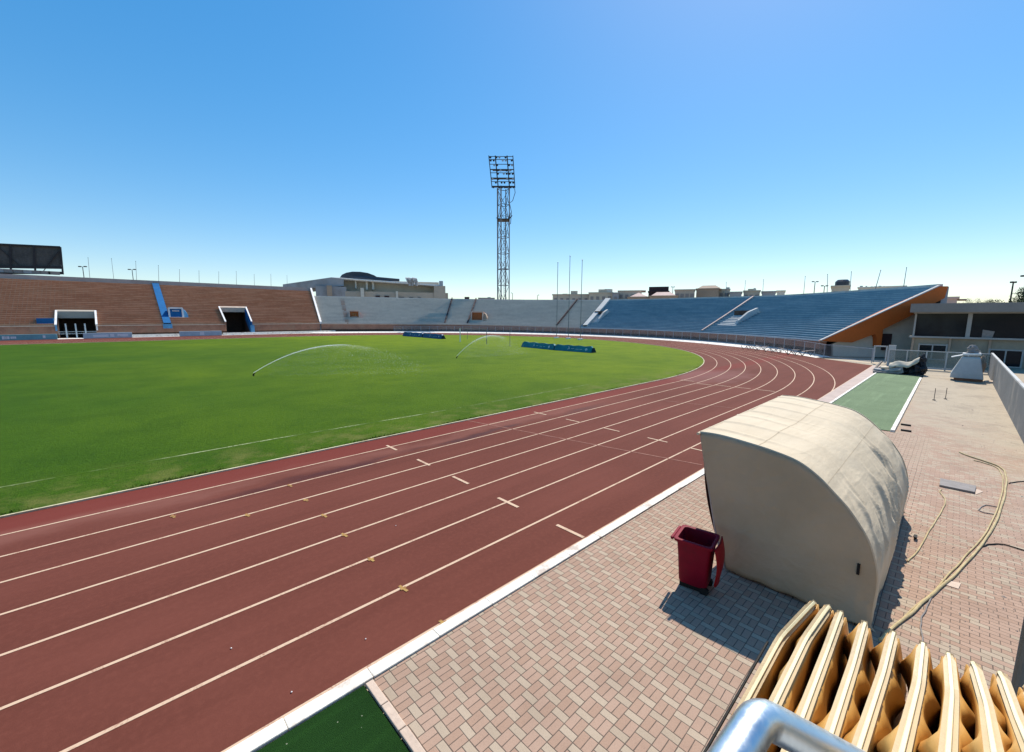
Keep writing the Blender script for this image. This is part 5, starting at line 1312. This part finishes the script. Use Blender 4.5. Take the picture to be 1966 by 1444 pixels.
# ------------------------------------------------------------------ near foreground: deck, tan seats, rail
ms = thing('unseen_stand', (-20, -10, 0), 'unseen stand around the camera, its roof and walls added to block sky light', 'grandstand')  # out of view; roof, terraces and rear wall added to hold back sky light
mb = MB(); mb.box((-1.0, -1.6, 2.84), (4.2, 4.0, .16)); mb.box((-1.0, -1.6, 1.4), (4.0, 3.8, 2.72)); mb.build('deck', 'grey_wall2', ms)
mb = MB()
for i in range(16): mb.box((-24, -2.2-i*.85, (2.6+i*.42)/2), (44, .85, 2.6+i*.42))
mb.build('terrace', 'beige', ms)
mb = MB(); mb.box((-24, -16.5, 6.5), (50, .4, 13)); mb.build('rear_wall', 'beige', ms)
mb = MB(); mb.prism([(1.0, -16.8, 12.4), (1.0, -16.8, 12.9), (1.0, -1.2, 14.2), (1.0, -1.2, 13.9)], (-50, 0, 0)); mb.build('roof', 'slab', ms)
for i in range(6):
    mb = MB(); mb.tube([(-.5-i*9, -15.8, 0), (-.5-i*9, -15.8, 12.4)], .25, 8); mb.build('unseen_column', 'grey_wall2', ms)
    mb = MB(); mb.bar((-.5-i*9, -15.8, 11.9), (-.5-i*9, -1.6, 13.6), .3, .5); mb.build('unseen_roof_beam', 'polegrey', ms)
TOPS = [(1562, 1158), (1590, 1166), (1614, 1178), (1660, 1198), (1715, 1217), (1772, 1238), (1822, 1258), (1870, 1275), (1922, 1294), (1974, 1320), (2026, 1346)]
BEND = [(1500, 1224), (1548, 1226), (1588, 1250), (1640, 1272), (1697, 1290), (1764, 1312), (1828, 1332), (1893, 1352), (1952, 1378), (2008, 1404), (2062, 1430)]
LOW = [(1398, 1412), (1487, 1352), (1536, 1388), (1592, 1420), (1648, 1440), (1732, 1440), (1820, 1446), (1909, 1446), (1984, 1450), (2050, 1490), (2110, 1510)]
SL = ['leftmost tan seat shell of the row by the rail, turned most to the left', 'second tan seat shell from the left, rising behind the rail corner', 'third tan seat shell from the left, over the rail bend', 'fourth tan seat shell from the left, first with a leaf-shaped flap', 'fifth tan seat shell from the left, its tip nearest the hose', 'sixth tan seat shell from the left, at the middle right', 'seventh tan seat shell from the left, standing nearly upright', 'fourth tan seat shell from the right edge, leaning right', 'third tan seat shell from the right edge, leaning right', 'second tan seat shell from the right edge, cut off by the frame', 'last tan seat shell at the right, almost out of frame']
for i, (a, b, c) in enumerate(zip(TOPS, BEND, LOW)):
    A_, B_, C_ = planeX(*a, 1.50), planeX(*b, 1.35), planeX(*c, .98)
    D_ = C_+(C_-B_)*.35
    path = [A_+(A_-B_)*.06-Vector((0, 0, .012)), A_]
    for k in range(1, 6): path.append(A_.lerp(B_, k/6))
    e1_, e2_ = A_.lerp(B_, .86), B_.lerp(C_, .10); path += [e1_, (e1_+e2_)/4+B_/2, e2_]
    for k in range(2, 11): path.append(B_.lerp(C_, k/10))
    for k in range(1, 6): path.append(C_.lerp(D_, k/5))
    base = Vector((A_.x-.2, A_.y, 3.0)); th = thing('seat_shell', base, SL[i], 'seat', 'row of folded tan plastic seats')
    n = len(path); S = [0]
    for p, q in zip(path, path[1:]): S.append(S[-1]+(q-p).length)
    T = [(path[min(k+1, n-1)]-path[max(k-1, 0)]).normalized() for k in range(n)]
    V = [(p-EYE).normalized() for p in path]
    Wd = [t.cross(v).normalized() for t, v in zip(T, V)]            # across the rim
    for k in range(n):
        if Wd[k].dot(rt) < 0: Wd[k] = -Wd[k]
    Dn = [(v - t*v.dot(t)).normalized() for t, v in zip(T, V)]      # away from the viewer
    w0 = .0118
    wk = [w0*(1 if 1 < k else .6) for k in range(n)]
    mb = MB(); rows = []
    for p, x, d, w_ in zip(path, Wd, Dn, wk):
        rows.append([p-x*w_+d*.014, p-x*w_, p-x*w_*.25, p-x*w_*.20-d*.0035, p+x*w_*.20-d*.0035, p+x*w_*.25, p+x*w_, p+x*w_+d*.014])
    mb.grid(rows); mb.face(*range(8)); mb.build('rim', 'rim', th)
    mb = MB(); mb.grid([[p-x*.0042-d*.0037, p-x*.003-d*.0062, p+x*.003-d*.0062, p+x*.0042-d*.0037] for p, x, d in zip(path, Wd, Dn)]); mb.build('ridge', 'ridge', th)
    rng = random.Random(40+i); L = S[-1]
    lean = (i-4)*.0015
    for sgn in (-1, 1):
        mb = MB(); rows = []
        bumps = [(.055+.02*rng.random(), .028), (.17+.03*rng.random(), .034), (.50, .05), (.36+.03*rng.random(), .04)]
        bumps = bumps[0::2] if (sgn < 0) == (i % 2 == 0 or i > 2) else bumps[1::2]
        amp = (0.012 if i < 2 else .012 if i < 3 else .029)*rng.uniform(.85, 1.15)
        for k in range(n):
            bs = sum(math.exp(-((S[k]-c_)/w_)**2) for c_, w_ in bumps)
            r_ = []
            for j in range(12):
                q = j/11; depth = .012+.40*q
                lat = w0*.92+.021*q**.8 + amp*bs*math.sin(math.pi*min(1, q*1.8))*(1 if q < .55 else .6)
                r_.append(path[k]+Wd[k]*(sgn*lat+lean*q)+(V[k]*.85-up*.42)*depth)
            rows.append(r_)
        mb.grid(rows); mb.build('shell_side', 'gold', th, smooth=True, solid=.0035)
    if i == 0:
        mb = MB(); mb.tube([path[k]-Wd[k]*.022+Dn[k]*.012 for k in range(9, n)], .0035, 6); mb.build('shaded_lip', 'rubber', th)  # black tube stands in for the shaded lip of the first shell
    mb = MB(); mb.bar(path[n-3]+Dn[n-3]*.05, Vector((path[n-3].x, path[n-3].y, 2.93)), .03, .03); mb.build('bracket', 'dark', th)
rl = thing('handrail', dep(1460, 1500, .74), 'shiny steel handrail corner in the near foreground beside the tan seats', 'handrail')
pts = [dep(1240, 1740, .52), dep(1300, 1630, .58), dep(1385, 1490, .66), dep(1428, 1422, .705)]
cor = [dep(1444, 1397, .722), dep(1455, 1385, .734), dep(1468, 1382, .742), dep(1484, 1387, .746)]
pr_ = [dep(1520, 1406, .75), dep(1640, 1470, .76), dep(1760, 1536, .77), dep(1900, 1612, .78)]
allp = curve(pts+cor+pr_, 8); allp = [allp[0]+Vector((0, 0, -.9))]+allp+[allp[-1]+Vector((0, 0, -.75))]
mb = MB(); mb.tube(allp, .0305, 24); mb.build('rail', 'chrome', rl, smooth=True)
for p in (allp[1], allp[-2]): mb = MB(); mb.tube([(p.x, p.y, 2.92), (p.x, p.y, 2.94)], .06, 14); mb.build('base_flange', 'steel', rl)
for o in list(col.objects):
    if '_w' in o: del o['_w']
